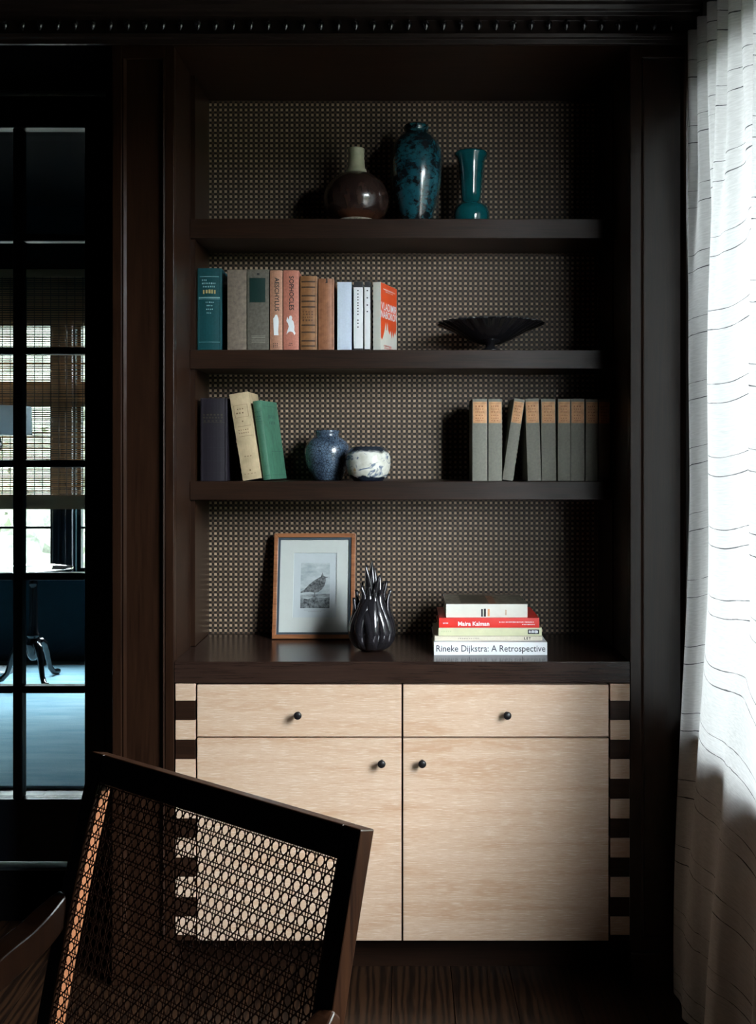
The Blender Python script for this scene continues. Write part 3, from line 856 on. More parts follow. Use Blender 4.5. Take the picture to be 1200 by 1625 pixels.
flat_bands(b, dashes(L * .04, L * .095, -.001, .004, 4, 211) + dashes(L * .60, L * .95, .002, .0028, 26, 212, .25) + dashes(L * .83, L * .96, -.0045, .0028, 9, 213, .25), WHITE)
z += .0265
b = flat('cream book with mottled grey cover on top of the flat stack', 708, 837.5, 2.660, z, z + .0362, .188, CREAMW, bulge=.0006)
L = b.h
flat_bands(b, [(L * .43, L * .452, -.016, .005), (L * .462, L * .488, -.016, .006)], INK)
flat_bands(b, [(L * .51, L * .535, -.015, .005)], cloth('orange_print', (0.72, 0.33, 0.16)))
flat_bands(b, [(L * .725, L * .742, -.012, .003)], cloth('tan_print', (0.55, 0.40, 0.28)))
def mottled():
    m, nt, p = mat_new('mottled_photo_cover')
    f = noise(nt, coords(nt), 60, 6, 0.7)
    nt.links.new(ramp(nt, f, [(0.35, (0.055, 0.045, 0.03)), (0.55, (0.19, 0.165, 0.125)), (0.75, (0.34, 0.31, 0.25))]), p.inputs['Base Color'])
    p.inputs['Roughness'].default_value = 0.45
    return m
t = b.t
def top_patch(y0, y1, a0, a1, mat, off, name='cover_print'):
    x_ = -b.t / 2 - off
    MB().add([(x_, y0, a0), (x_, y1, a0), (x_, y1, a1), (x_, y0, a1)], [(0, 1, 2, 3)]).build(name, mat, b.o, local=True)
top_patch(.003, .187, .001, L - .001, mottled(), .0004)
top_patch(.02, .165, L * .19, L * .53, cloth('dark_photo', (0.035, 0.030, 0.018), 0.45, 0.6, 70), .0007, 'cover_photo')
top_patch(.01, .15, L * .53, L * .62, cloth('rust_photo', (0.22, 0.085, 0.045), 0.45, 0.4, 70), .0007, 'cover_photo')

# ------------------------------------------------------------------ vases on the top shelf
YV = 2.815; KV = YV / F
def pot(name, label, cat, cxp, Y, zbase, ytop_px, ybot_px, prof_px, mat, foot_mat=None, group=None, wall=0.004):
    k = Y / F
    o = tag(empty(name, (X(cxp, Y), Y, zbase)), label, cat, group)
    pr = [(r * k, (ybot_px - y) * k) for (r, y) in prof_px]         # from foot to rim
    out = [(0.0001, 0.0)] + pr
    # inner wall
    inn = [(max(0.002, r - wall), zz - (0.001 if i == 0 else 0)) for i, (r, zz) in enumerate(reversed(pr))][0:]
    inn = [(max(0.002, r - wall), max(0.006, zz)) for (r, zz) in reversed(pr)]
    body = MB().lathe(out + [(pr[-1][0] - wall * .3, pr[-1][1] + .0012)] + inn + [(0.0001, 0.006)], seg=56).build('body', mat, o, local=True, smooth=True)
    return o, body, pr

def bottle_mat():
    m, nt, p = mat_new('brown_glaze')
    f = noise(nt, coords(nt, (1, 1, .25)), 60, 5); g = noise(nt, coords(nt), 12, 3)
    c = ramp(nt, f, [(0.3, (0.010, 0.006, 0.006)), (0.7, (0.045, 0.024, 0.018))])
    s = N(nt, 'ShaderNodeSeparateXYZ'); nt.links.new(coords(nt), s.inputs[0])
    lowband = ramp(nt, math_n(nt, 'ADD', s.outputs[2], math_n(nt, 'MULTIPLY', math_n(nt, 'SUBTRACT', g, 0.5), 0.012)), [(0.016, (1, 1, 1)), (0.034, (0, 0, 0))])
    c = mixc(nt, lowband, c, (0.085, 0.030, 0.016))
    nt.links.new(c, p.inputs['Base Color'])
    p.inputs['Roughness'].default_value = 0.22; p.inputs['Coat Weight'].default_value = 0.4
    return m
o, body, pr = pot('bottle_vase', 'round brown bottle vase with pale celadon neck on the top shelf', 'vase', 565.5, YV, SH1 + .0004, 224, 346,
    [(24, 346), (25, 341), (31, 338), (43, 331), (50, 321), (52.5, 308), (51.5, 297), (47, 285), (40, 276), (31, 269), (22, 264.5), (16, 263)], bottle_mat())
k = KV
CELAD = plain('celadon_glaze', (0.40, 0.40, 0.27), 0.3, coat=0.3, var=0.15)
nk = [(16.2, 264), (16.6, 260), (15.8, 257), (14, 256), (13.4, 250), (12.6, 240), (12.7, 232), (13.4, 226), (13.6, 224.3), (12.2, 223.6), (10.6, 226), (10.4, 262)]
MB().lathe([(r * k, (346 - y) * k) for r, y in nk], seg=40).build('neck', CELAD, o, local=True, smooth=True)['label'] = 'pale celadon neck'
MB().lathe([(27.5 * k, 0), (28.0 * k, 3 * k), (30.5 * k, 7.6 * k), (24.5 * k, 7.6 * k), (24.5 * k, 0)], seg=40).build('foot_ring', plain('bare_clay', (0.26, 0.22, 0.18), 0.85, var=0.5, scale=150), o, local=True, smooth=True)

def teal_mat(name, a, b_, dark, thr=(0.42, 0.56), rough=0.2):
    m, nt, p = mat_new(name)
    f = noise(nt, coords(nt, (1, 1, 1.4)), 55, 8, 0.72, 0.4); g = noise(nt, coords(nt), 9, 4); h_ = noise(nt, coords(nt), 14, 2)
    base = ramp(nt, g, [(0.3, a), (0.7, b_)])
    c = mixc(nt, ramp(nt, math_n(nt, 'ADD', math_n(nt, 'MULTIPLY', f, 0.65), math_n(nt, 'MULTIPLY', h_, 0.4)), [(thr[0], (0, 0, 0)), (thr[1], (1, 1, 1))]), base, dark)
    nt.links.new(c, p.inputs['Base Color'])
    p.inputs['Roughness'].default_value = rough; p.inputs['Coat Weight'].default_value = 0.5
    p.inputs['Coat Roughness'].default_value = 0.12
    return m
pot('tall_vase', 'tall mottled blue and black ovoid vase on the top shelf', 'vase', 660.5, YV + .004, SH1 + .0004, 187, 346,
    [(21, 346), (22, 343), (26, 331), (31, 315), (35.5, 298), (39, 280), (41, 262), (41.5, 246), (40.5, 232), (37, 219), (31, 209), (23, 202), (18.5, 199), (17.5, 196), (19.5, 193), (20, 190), (19, 187.5)],
    teal_mat('mottled_blue_glaze', (0.006, 0.055, 0.078), (0.022, 0.130, 0.155), (0.006, 0.008, 0.011), (0.48, 0.58)))
o, body, pr = pot('flared_vase', 'small glossy teal vase with flared rim and bulbous foot', 'vase', 747.5, YV, SH1 + .0004, 231, 346,
    [(26, 346), (28, 341), (28.8, 332), (28.2, 324), (25.5, 316.5), (20, 312.5), (16.5, 310), (15.3, 306), (16, 296), (17.3, 280), (19, 262), (20.6, 248), (22.5, 240), (26.3, 235), (27.2, 232.5), (26.4, 231.2)],
    teal_mat('deep_teal_glaze', (0.003, 0.058, 0.066), (0.006, 0.095, 0.105), (0.002, 0.022, 0.026), (0.56, 0.74), 0.1))

# black fluted dish on the second shelf
dish = tag(empty('footed_dish', (X(778, 2.772), 2.772, SH2 + .0004)), 'black footed dish with fluted scalloped rim on the second shelf', 'dish')
nf = 28
def ruffle(a, j, zz): return 1.0 + (0.030 * math.cos(nf * a) if j in (4, 5, 6, 7) else 0.012 * math.cos(nf * a) if j in (3, 8) else 0)
MB().lathe([(0.0001, .018), (0.030, .020), (0.060, .032), (0.098, .053), (0.145, .0745), (0.1515, .0775), (0.1505, .0795), (0.145, .0785), (0.100, .0575), (0.060, .037), (0.030, .025), (0.0001, .023)],
           seg=224, rf=ruffle).build('bowl', EBONY, dish, local=True, smooth=True)
MB().lathe([(0.0001, 0), (0.034, 0), (0.035, .003), (0.020, .007), (0.013, .012), (0.014, .019), (0.0001, .0195)], seg=32).build('foot', EBONY, dish, local=True, smooth=True)

# jars on the third shelf
def crackle():
    m, nt, p = mat_new('blue_crackle_glaze')
    v = N(nt, 'ShaderNodeTexVoronoi', feature='DISTANCE_TO_EDGE'); v.inputs['Scale'].default_value = 125
    wv = N(nt, 'ShaderNodeVectorMath', operation='MULTIPLY_ADD')
    nz = N(nt, 'ShaderNodeTexNoise'); nz.inputs['Scale'].default_value = 40
    c0 = coords(nt); nt.links.new(c0, nz.inputs['Vector']); nt.links.new(nz.outputs['Color'], wv.inputs[0])
    wv.inputs[1].default_value = (.012, .012, .012); nt.links.new(c0, wv.inputs[2]); nt.links.new(wv.outputs[0], v.inputs['Vector'])
    g = noise(nt, c0, 22, 4)
    base = ramp(nt, g, [(0.35, (0.030, 0.050, 0.085)), (0.7, (0.13, 0.19, 0.27))])
    c = mixc(nt, ramp(nt, v.outputs['Distance'], [(0.03, (0.85, 0.85, 0.85)), (0.11, (0, 0, 0))]), base, (0.012, 0.014, 0.022))
    nt.links.new(c, p.inputs['Base Color']); p.inputs['Roughness'].default_value = 0.25; p.inputs['Coat Weight'].default_value = 0.4
    return m
pot('jar', 'blue crackle glazed jar with short collar on the third shelf', 'jar', 519.5, 2.840, SH3 + .0004, 682, 761,
    [(22, 761), (24, 758), (28, 750), (32.5, 740), (35.5, 728), (36.5, 718), (35, 707), (30.5, 699), (23, 693.5), (19.3, 692), (18.4, 690), (19, 685.5), (20, 683.3), (19.2, 682.2)], crackle())
def bowl_mat():
    m, nt, p = mat_new('white_and_indigo_glaze')
    c0 = coords(nt); s = N(nt, 'ShaderNodeSeparateXYZ'); nt.links.new(c0, s.inputs[0])
    g = noise(nt, coords(nt, (1, 1, 1)), 28, 4, 0.5, 0.6); g2 = noise(nt, c0, 45, 3)
    zz = math_n(nt, 'ADD', s.outputs[2], math_n(nt, 'MULTIPLY', math_n(nt, 'SUBTRACT', g, 0.5), 0.030))
    white = ramp(nt, g2, [(0.3, (0.55, 0.54, 0.46)), (0.6, (0.74, 0.74, 0.68))])
    ink = math_n(nt, 'MULTIPLY', ramp(nt, noise(nt, coords(nt, (1, 1, 1.6)), 26, 3, 0.5, 1.6), [(0.54, (0, 0, 0)), (0.62, (1, 1, 1))]), 0.85)
    c = mixc(nt, ink, white, (0.055, 0.10, 0.20))
    yel = ramp(nt, noise(nt, c0, 33, 2), [(0.68, (0, 0, 0)), (0.74, (0.8, 0.8, 0.8))])
    c = mixc(nt, yel, c, (0.45, 0.30, 0.10))
    c = mixc(nt, ramp(nt, zz, [(0.012, (1, 1, 1)), (0.016, (0, 0, 0))]), c, (0.010, 0.016, 0.030))
    c = mixc(nt, ramp(nt, zz, [(0.080, (0, 0, 0)), (0.083, (1, 1, 1))]), c, (0.020, 0.026, 0.038))
    nt.links.new(c, p.inputs['Base Color']); p.inputs['Roughness'].default_value = 0.22; p.inputs['Coat Weight'].default_value = 0.4
    return m
pot('round_bowl', 'small round white bowl with indigo brush marks and dark rim', 'bowl', 584.5, 2.765, SH3 + .0004, 708, 762.5,
    [(23, 762.5), (25, 760), (30, 755), (34, 746), (35.6, 735), (35, 725), (32, 716.5), (28, 711.5), (25.5, 709.3), (24.6, 708.5)], bowl_mat())

# ------------------------------------------------------------------ picture and flame-shaped vase on the worktop
fw, fh = 0.2430, 0.310
fr = tag(empty('picture_frame', (X(497.5, 2.850), 2.850, WT + .0004), (R(-11), 0, 0)), 'small wooden picture frame with a bird engraving in a wide pale mat', 'picture')
ORW = wood('honey_frame_wood', (0.20, 0.070, 0.028), (0.42, 0.165, 0.07), 'x', 0.35)
fwid = .0125
def frame_bar(pts): MB().prism(pts, -.009, .009, 'y').build('frame_bar', ORW, fr, local=True, bevel=.0015)
hx = fw / 2
frame_bar([(-hx, 0), (hx, 0), (hx - fwid, fwid), (-hx + fwid, fwid)])
frame_bar([(-hx, fh), (-hx + fwid, fh - fwid), (hx - fwid, fh - fwid), (hx, fh)])
frame_bar([(-hx, 0), (-hx + fwid, fwid), (-hx + fwid, fh - fwid), (-hx, fh)])
frame_bar([(hx, 0), (hx, fh), (hx - fwid, fh - fwid), (hx - fwid, fwid)])
i0 = hx - fwid; s0 = .0065
sl = MB()
for (x0, x1, z0, z1) in ((-i0, i0, fwid, fwid + s0), (-i0, i0, fh - fwid - s0, fh - fwid), (-i0, -i0 + s0, fwid + s0, fh - fwid - s0), (i0 - s0, i0, fwid + s0, fh - fwid - s0)):
    sl.box(x0, x1, -.004, .004, z0, z1)
sl.build('inner_slip', plain('blue_grey_slip', (0.055, 0.075, 0.095), 0.35), fr, local=True)
MATB = plain('pale_mat_board', (0.54, 0.57, 0.545), 0.7, var=0.02)
mx0, mx1, mz0, mz1 = -.0625, .0655, .062, .252       # opening in the mat
j0 = i0 - s0 + .001; zb, zt = fwid + s0 - .001, fh - fwid - s0 + .001
mm = MB()
for (x0, x1, z0, z1) in ((-j0, j0, zb, mz0), (-j0, j0, mz1, zt), (-j0, mx0, mz0, mz1), (mx1, j0, mz0, mz1)): mm.box(x0, x1, .0005, .003, z0, z1)
mm.build('mat_board', MATB, fr, local=True)
box('print_sheet', plain('print_paper', (0.50, 0.55, 0.57), 0.7, var=0.03), fr, mx0 - .003, mx1 + .003, .0032, .004, mz0 - .003, mz1 + .003, local=True)
box('backing_board', plain('brown_backing', (0.10, 0.07, 0.05), 0.8), fr, -i0, i0, .0045, .008, fwid, fh - fwid, local=True)
q0, q1, r0, r1 = -.041, .0455, .089, .223            # engraved plate
def engr(name, lo, hi, sc, stretch=(1, 1, 1)):
    m, nt, p = mat_new(name)
    f = noise(nt, coords(nt, stretch), sc, 5, 0.65)
    nt.links.new(ramp(nt, f, [(0.35, lo), (0.65, hi)]), p.inputs['Base Color']); p.inputs['Roughness'].default_value = 0.75
    return m
def flatpoly(name, pts, mat, y):
    m_ = MB(); m_.v = [(p, y, q) for p, q in pts]; m_.f = [tuple(range(len(pts)))]
    return m_.build(name, mat, pr_sheet, local=True)
pr_sheet = [c for c in fr.children if c.name.startswith('print_sheet')][0]
flatpoly('engraved_sky', [(q0, r0), (q1, r0), (q1, r1), (q0, r1)], engr('engraved_sky_tone', (0.28, 0.33, 0.35), (0.50, 0.55, 0.56), 30, (0.6, 1, 1.6)), .0030)
flatpoly('engraved_ground', [(q0, r0), (q1, r0), (q1, .122), (.03, .118), (.0, .121), (-.02, .116), (q0, .119)], engr('engraved_ground_tone', (0.02, 0.025, 0.03), (0.26, 0.29, 0.30), 110), .0028)
flatpoly('engraved_horizon', [(q0, .119), (q1, .122), (q1, .131), (q0, .128)], engr('engraved_horizon_tone', (0.07, 0.08, 0.09), (0.36, 0.40, 0.41), 90, (.3, 1, 1)), .0029)
BIRD = engr('engraved_bird_tone', (0.018, 0.022, 0.026), (0.20, 0.215, 0.22), 150, (1, 1, 1))
flatpoly('engraved_bird', [(-.041, .137), (-.030, .143), (-.016, .158), (.0, .171), (.012, .178), (.019, .182), (.0235, .195), (.0265, .185), (.031, .182), (.041, .180), (.033, .177), (.0335, .170),
                           (.031, .158), (.024, .146), (.013, .137), (.002, .134), (-.012, .137), (-.026, .136), (-.040, .133)], BIRD, .0026)
flatpoly('engraved_legs', [(.000, .136), (.003, .135), (.0015, .125), (.007, .122), (-.006, .122), (-.001, .125)], BIRD, .0025)
lines = MB()
for (a, e, zz) in ((-.03, .034, .083), (-.018, .022, .078)): lines.add([(a, .0030, zz), (e, .0030, zz), (e, .0030, zz + .0012), (a, .0030, zz + .0012)], [(0, 1, 2, 3)])
lines.build('engraved_caption', engr('caption_tone', (0.25, 0.28, 0.3), (0.42, 0.45, 0.47), 300), pr_sheet, local=True)
MB().tube([(.004 + .009 * math.cos(a), 0.002, fh + .004 + .009 * math.sin(a)) for a in [i * math.pi / 8 for i in range(-1, 10)]], .0013, 8).build('hanging_loop', BLACK, fr, local=True, smooth=True)

YG = 2.690; kg = YG / F
gv = tag(empty('flame_vase', (X(591, YG), YG, WT + .0004)), 'dark bronze flame shaped vase with pointed petals in front of the picture', 'vase')
BRZ = plain('polished_dark_bronze', (0.022, 0.020, 0.024), 0.20, 0.35, coat=0.7, var=0.3, scale=40)
bodyp = [(0.0001, 0.0), (.028, 0.0), (.044, .010), (.056, .030), (.0605, .055), (.058, .078), (.050, .105), (.040, .128), (.028, .146), (.015, .156), (.0001, .160)]
MB().lathe(bodyp, seg=66).build('body', BRZ, gv, local=True, smooth=True)
def rad_at(zz):
    for (r_a, z_a), (r_b, z_b) in zip(bodyp[1:], bodyp[2:]):
        if z_a <= zz <= z_b: return r_a + (r_b - r_a) * (zz - z_a) / max(1e-6, z_b - z_a)
    return 0.0
# each petal climbs the body in a slight S and ends in a free pointed tip: bearing, height, tip radius, tip bearing shift, sway
pet = [(-92, .251, .004, 0, .16), (-118, .238, .024, -18, -.20), (-66, .205, .030, 14, .22), (-142, .182, .036, -6, -.22), (-42, .190, .040, 8, .20), (-168, .146, .052, 0, .12),
       (-14, .168, .050, 4, -.15), (-104, .180, .030, 6, .25), (-78, .172, .032, -8, -.25), (14, .190, .040, 0, .15), (44, .205, .032, 0, -.2), (76, .225, .022, 0, .15), (108, .210, .028, 0, .2), (138, .185, .036, 0, -.2), (166, .165, .048, 0, .15)]
for i, (adeg, top, rt, ash, sw) in enumerate(pet):
    n = 26; m_ = MB(); cs = 9
    for s_ in range(n):
        u = s_ / (n - 1)
        zz = .003 + (top - .003) * u
        w_t = max(0, (u - .52) / .48); w_t = w_t * w_t * (3 - 2 * w_t)
        r_ = max(rad_at(zz), .016) * (1 - w_t) + rt * w_t
        ang = R(adeg + ash * w_t) + sw * math.sin(u * math.pi * 1.7) * (1 - .5 * u)
        half = .0150 * math.sin(min(1, u * 2.0 + .30) * math.pi / 2) * (1 - max(0, (u - .50) / .50) ** 1.9) + .0006
        th_ = .0125 * math.sin(min(1, u * 3 + .25) * math.pi / 2) * (1 - .55 * u)
        rad = Vector((math.cos(ang), math.sin(ang), 0)); tan = Vector((-math.sin(ang), math.cos(ang), 0))
        c_ = rad * (r_ - .002) + Vector((0, 0, zz))
        for q in range(cs):
            al = math.pi * q / (cs - 1)
            m_.v.append(tuple(c_ + tan * (half * math.cos(al)) + rad * (th_ * math.sin(al) ** 1.25)))
        m_.v.append(tuple(c_ - rad * .003))
    w_ = cs + 1
    for s_ in range(n - 1):
        for q in range(w_):
            m_.f.append((s_ * w_ + q, s_ * w_ + (q + 1) % w_, (s_ + 1) * w_ + (q + 1) % w_, (s_ + 1) * w_ + q))
    m_.f += [tuple(range(w_))[::-1], tuple((n - 1) * w_ + q for q in range(w_))]
    m_.build('petal', BRZ, gv, local=True, smooth=True)

# ------------------------------------------------------------------ cane-backed armchair
ch = tag(empty('armchair', (-0.244, 1.280, 0), (0, 0, R(-36.0))), 'dark mahogany armchair with open cane back and curved arms in the foreground', 'chair')
HW, ZTOP = 0.251, 0.952
def by(zz):     # how far the back leans: local y of its middle line
    q = ZTOP - zz
    return -(0.30 * q - 0.12 * q * q)
def backpt(x_, zz, off=0.0): return (x_, by(zz) + off, zz)
SD, SW = .027, .027
zs = [ZTOP - .001 - (ZTOP - .41) * i / 22 for i in range(23)]
for sx in (-1, 1):
    xs = sx * (HW - SW / 2)
    MB().sweep([backpt(xs, zz) for zz in zs], SW, SD).build('back_post', MAHOG, ch, local=True, bevel=.002)
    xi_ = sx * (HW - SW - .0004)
    MB().sweep([backpt(xi_, zz, .004) for zz in zs if .55 < zz < ZTOP - .042], .0012, SD - .010).build('lit_face_strip', LIT_FACE, ch, local=True)['label'] = 'thin strip coloured orange as window light inside the back post'  # window light on the inner post face, put in as orange colour
    leg = [backpt(xs, .41), (xs, by(.41) + .004, .30), (xs, by(.41) + .035, .15), (xs, by(.41) + .085, 0.0)]
    MB().sweep(leg, [SW, .034, .032, .028], [.040, .040, .036, .030]).build('rear_leg', MAHOG, ch, local=True, bevel=.003)
def rail(z0, z1, name):
    m_ = MB(); xi = HW - SW
    pts = [(z0 + (z1 - z0) * i / 4) for i in range(5)]
    m_.sweep([backpt(0, zz) for zz in pts], 2 * xi, SD)
    m_.build(name, MAHOG, ch, local=True, bevel=.002)
rail(ZTOP - .001, ZTOP - .038, 'top_rail')
rail(.545, .505, 'lower_rail')
# six-way cane: doubled uprights, doubled cross strands, two diagonals
px_, pz_ = .0146, .0168; ci0, ci1 = -(HW - SW) - .002, (HW - SW) + .002; cz0, cz1 = .543, ZTOP - .036
front_y = -SD / 2 + .004
cw = .0019
cm = MB()
def strand(pts, lay, wd=cw):
    P = [Vector((x_, by(zz) + front_y + lay, zz)) for (x_, zz) in pts]
    n = len(P); vs = []; fs = []
    nrm = Vector((0, -1, -.27)).normalized()
    for i, q in enumerate(P):
        t_ = (P[min(i + 1, n - 1)] - P[max(i - 1, 0)]).normalized()
        sd = t_.cross(nrm).normalized()
        for (a, c_) in ((-1, 0), (-.55, 1), (.55, 1), (1, 0), (0, -.8)):
            vs.append(q + sd * (a * wd / 2) + nrm * (c_ * .00045))
    for i in range(n - 1):
        for k_ in range(5): fs.append((i * 5 + k_, i * 5 + (k_ + 1) % 5, (i + 1) * 5 + (k_ + 1) % 5, (i + 1) * 5 + k_))
    cm.add(vs, fs)
ncol = int((ci1 - ci0) / px_) + 2; nrow = int((cz1 - cz0) / pz_) + 2
xg = [i * px_ for i in range(-ncol // 2, ncol // 2 + 1)]
zg = [cz0 + .004 + j * pz_ for j in range(0, nrow)]
zline = [cz0 + (cz1 - cz0) * i / 24 for i in range(25)]
for x_ in xg:
    for o_ in (-.135 * px_, .135 * px_):
        if ci0 < x_ + o_ < ci1: strand([(x_ + o_, zz) for zz in zline], .0002)
for zz in zg:
    for o_ in (-.135 * pz_, .135 * pz_):
        if cz0 < zz + o_ < cz1: strand([(ci0, zz + o_), (0, zz + o_), (ci1, zz + o_)], -.0002)
SLP = px_ / pz_
def clip(kk, sgn):      # x = kk + sgn * SLP * (z - z0)
    z0_ = zg[0]; g_ = sgn * SLP
    lo = z0_ + (ci0 - kk) / g_; hi = z0_ + (ci1 - kk) / g_
    if lo > hi: lo, hi = hi, lo
    a = max(cz0, lo); c_ = min(cz1, hi)
    if c_ - a < .004: return None
    n = max(2, int((c_ - a) / .02) + 1)
    return [(kk + g_ * (a + (c_ - a) * i / (n - 1) - z0_), a + (c_ - a) * i / (n - 1)) for i in range(n)]
for kk in range(-80, 81):
    for sgn in (-1, 1):
        q = clip((kk + .5) * px_, sgn)
        if q: strand(q, -.0004 if sgn > 0 else .0004)
cm.build('cane_webbing', CANE, ch, local=True, kind='stuff')
# seat, arms, front legs
box('seat_rail', MAHOG, ch, -HW, HW, -.60, by(.43) + .02, .385, .430, bevel=.006, local=True)
cs_ = MB(); cs_.box(-HW + .012, HW - .012, -.588, by(.45) - .02, .431, .480)
cs_.build('seat_cushion', RATT, ch, local=True, bevel=.018)
for sx in (-1, 1):
    xo = sx * (HW + .004)
    y0 = by(.76)
    xo = sx * (HW - .006)
    arm = [(xo, y0 - .006, .764), (xo, y0 - .016, .755), (xo, y0 - .034, .740), (xo, y0 - .062, .724), (xo, y0 - .095, .713), (xo, y0 - .14, .697), (xo, y0 - .20, .686), (xo, y0 - .27, .684),
           (xo, y0 - .34, .689), (xo, y0 - .39, .690), (xo, y0 - .425, .676), (xo, y0 - .432, .650)]
    aw = [.018, .026, .034, .037, .038, .038, .038, .038, .038, .040, .040, .036]; ah = [.016, .026, .036, .040, .041, .040, .038, .036, .034, .034, .034, .030]
    yz = catmull([(q_[1], q_[2]) for q_ in arm], 40); wh_ = catmull(list(zip(aw, ah)), 40)
    MB().sweep([(xo, q_[0], q_[1]) for q_ in yz], [q_[0] for q_ in wh_], [q_[1] for q_ in wh_]).build('arm', MAHOG, ch, local=True, bevel=.006, smooth=False)
    sup = [(xo, y0 - .385, .685), (xo, y0 - .37, .60), (xo, y0 - .40, .50), (xo - sx * .012, y0 - .455, .43), (xo - sx * .02, y0 - .47, .38)]
    MB().sweep(sup, .030, .032).build('arm_support', MAHOG, ch, local=True, bevel=.005)
    fl_ = [(sx * (HW - .022), -.575, .40), (sx * (HW - .022), -.580, .25), (sx * (HW - .022), -.600, .10), (sx * (HW - .022), -.625, 0)]
    MB().sweep(fl_, [.042, .036, .030, .026], [.042, .036, .030, .026]).build('front_leg', MAHOG, ch, local=True, bevel=.004)

# ------------------------------------------------------------------ linen curtain at the right
NU, NV = 220, 110
ZCT, ZCB = 2.452, 0.004
# plan of the folds (x, y): at the heading, half-way and at the hem
top_p, npl = [], 8
for i in range(npl * 2 + 1):
    yy = 2.490 - (2.490 - 1.88) * i / (npl * 2)
    top_p.append((.752 if i % 2 == 0 else .716, yy - (.012 if i % 2 else -.012)))
mid_p = [(.757, 2.512), (.738, 2.505), (.733, 2.470), (.752, 2.435), (.768, 2.400), (.757, 2.350), (.722, 2.285), (.700, 2.225), (.706, 2.185), (.735, 2.150), (.756, 2.105), (.748, 2.050),
         (.716, 2.000), (.700, 1.950), (.716, 1.905), (.745, 1.880)]
hem_p = [(.735, 2.520), (.708, 2.522), (.694, 2.495), (.702, 2.450), (.694, 2.405), (.684, 2.378), (.694, 2.352), (.718, 2.330), (.728, 2.290), (.704, 2.220), (.664, 2.155), (.668, 2.110),
         (.712, 2.060), (.728, 2.000), (.690, 1.930), (.716, 1.880)]
ct, cmid, ch_ = catmull(top_p, NU), catmull(mid_p, NU), catmull(hem_p, NU)
cv = MB(); uvs = []
lens = [0.0]
for i in range(1, NU): lens.append(lens[-1] + math.hypot(cmid[i][0] - cmid[i - 1][0], cmid[i][1] - cmid[i - 1][1]))
def sst(e0, e1, q):
    q = max(0, min(1, (q - e0) / (e1 - e0))); return q * q * (3 - 2 * q)
for j in range(NV):
    zz = ZCB + (ZCT - ZCB) * j / (NV - 1)
    wt_ = sst(1.55, 2.45, zz) ; wh = 1 - sst(0.0, 1.35, zz)
    for i in range(NU):
        a, c_, e = ct[i], cmid[i], ch_[i]
        wm = max(0, 1 - wt_ - wh)
        x_ = a[0] * wt_ + c_[0] * wm + e[0] * wh; y_ = a[1] * wt_ + c_[1] * wm + e[1] * wh
        x_ += .0025 * math.sin(zz * 5 + i * .09) * (1 - wt_)
        cv.v.append((min(x_, XR - .004), y_, zz))
        sag = .012 * math.sin(lens[i] * 19 + 1.0) + .010 * math.sin(zz * 3.1 + lens[i] * 8)
        uvs.append((lens[i], zz + sag))
for j in range(NV - 1):
    for i in range(NU - 1): cv.f.append((j * NU + i, j * NU + i + 1, (j + 1) * NU + i + 1, (j + 1) * NU + i))
cu_ = cv.build('curtain', CURT, None, smooth=True)
tag(cu_, 'sheer white linen curtain with thin dark stripes at the right window', 'curtain')
ul = cu_.data.uv_layers.new(name='UVMap')
for lp in cu_.data.loops: ul.data[lp.index].uv = uvs[lp.vertex_index]

# ------------------------------------------------------------------ the sunroom beyond the door
SX0, SX1 = -3.70, -0.30
SFZ = 0.157
sf = tag(box('floor', plain('sunroom_subfloor', (0.05, 0.045, 0.04), 0.9), None, SX0, SX1, YD + 0.1, Y2, -.05, SFZ - .014), 'pale board floor of the sunroom beyond the glazed door', None, None, 'structure')
s0_ = None
xx = SX0
while xx < SX1 - .01:
    c = Vector((xx + .1, (YD + .1 + Y2) / 2, SFZ)) - sf.location
    L = Y2 - YD - .1
    if s0_ is None:
        s0_ = MB().box(-.099, .099, -L / 2, L / 2, -.0135, 0).build('plank', PALEF, sf, local=True); s0_.location = c
    else: again(s0_, c, sf)
    xx += .2
struct('ceiling', plain('sunroom_ceiling', (0.003, 0.005, 0.006), 0.7, spec=0.08), [(SX0, SX1, YD + .1, Y2 + .1, 2.85, 2.95)], 'dark ceiling of the sunroom')
struct('wall_near', NAVYW, [(SX0 - .1, SX1 + .1, YD + .1005, YD + .1245, ZC - .1, 2.95), (SX0 - .1, XL, YD + .1005, YD + .1245, 0, ZC - .1)], 'dark teal wall strip of the sunroom above the glazed door')
struct('wall_left', NAVYW, [(SX0 - .1, SX0, YD + .1, Y2 + .1, 0, 2.95)], 'dark teal left wall of the sunroom')
struct('wall_right', NAVYW, [(SX1, SX1 + .1, YD + .125, Y2 + .1, 0, 2.95)], 'dark teal right wall of the sunroom')
wz0, wz1 = Z(908, Y2), 2.170
sash = [(X(-62, Y2), X(83, Y2)), (X(120, Y2), -1.40)]
bx = [(SX0, SX1, Y2, Y2 + .1, 0, wz0), (SX0, SX1, Y2, Y2 + .1, wz1, 2.95), (SX0, sash[0][0], Y2, Y2 + .1, wz0, wz1), (sash[1][1], SX1, Y2, Y2 + .1, wz0, wz1)]
for k_ in range(1): bx.append((sash[k_][1], sash[k_ + 1][0], Y2, Y2 + .1, wz0, wz1))
struct('wall_far', NAVYW, bx, 'dark teal window wall at the far side of the sunroom')
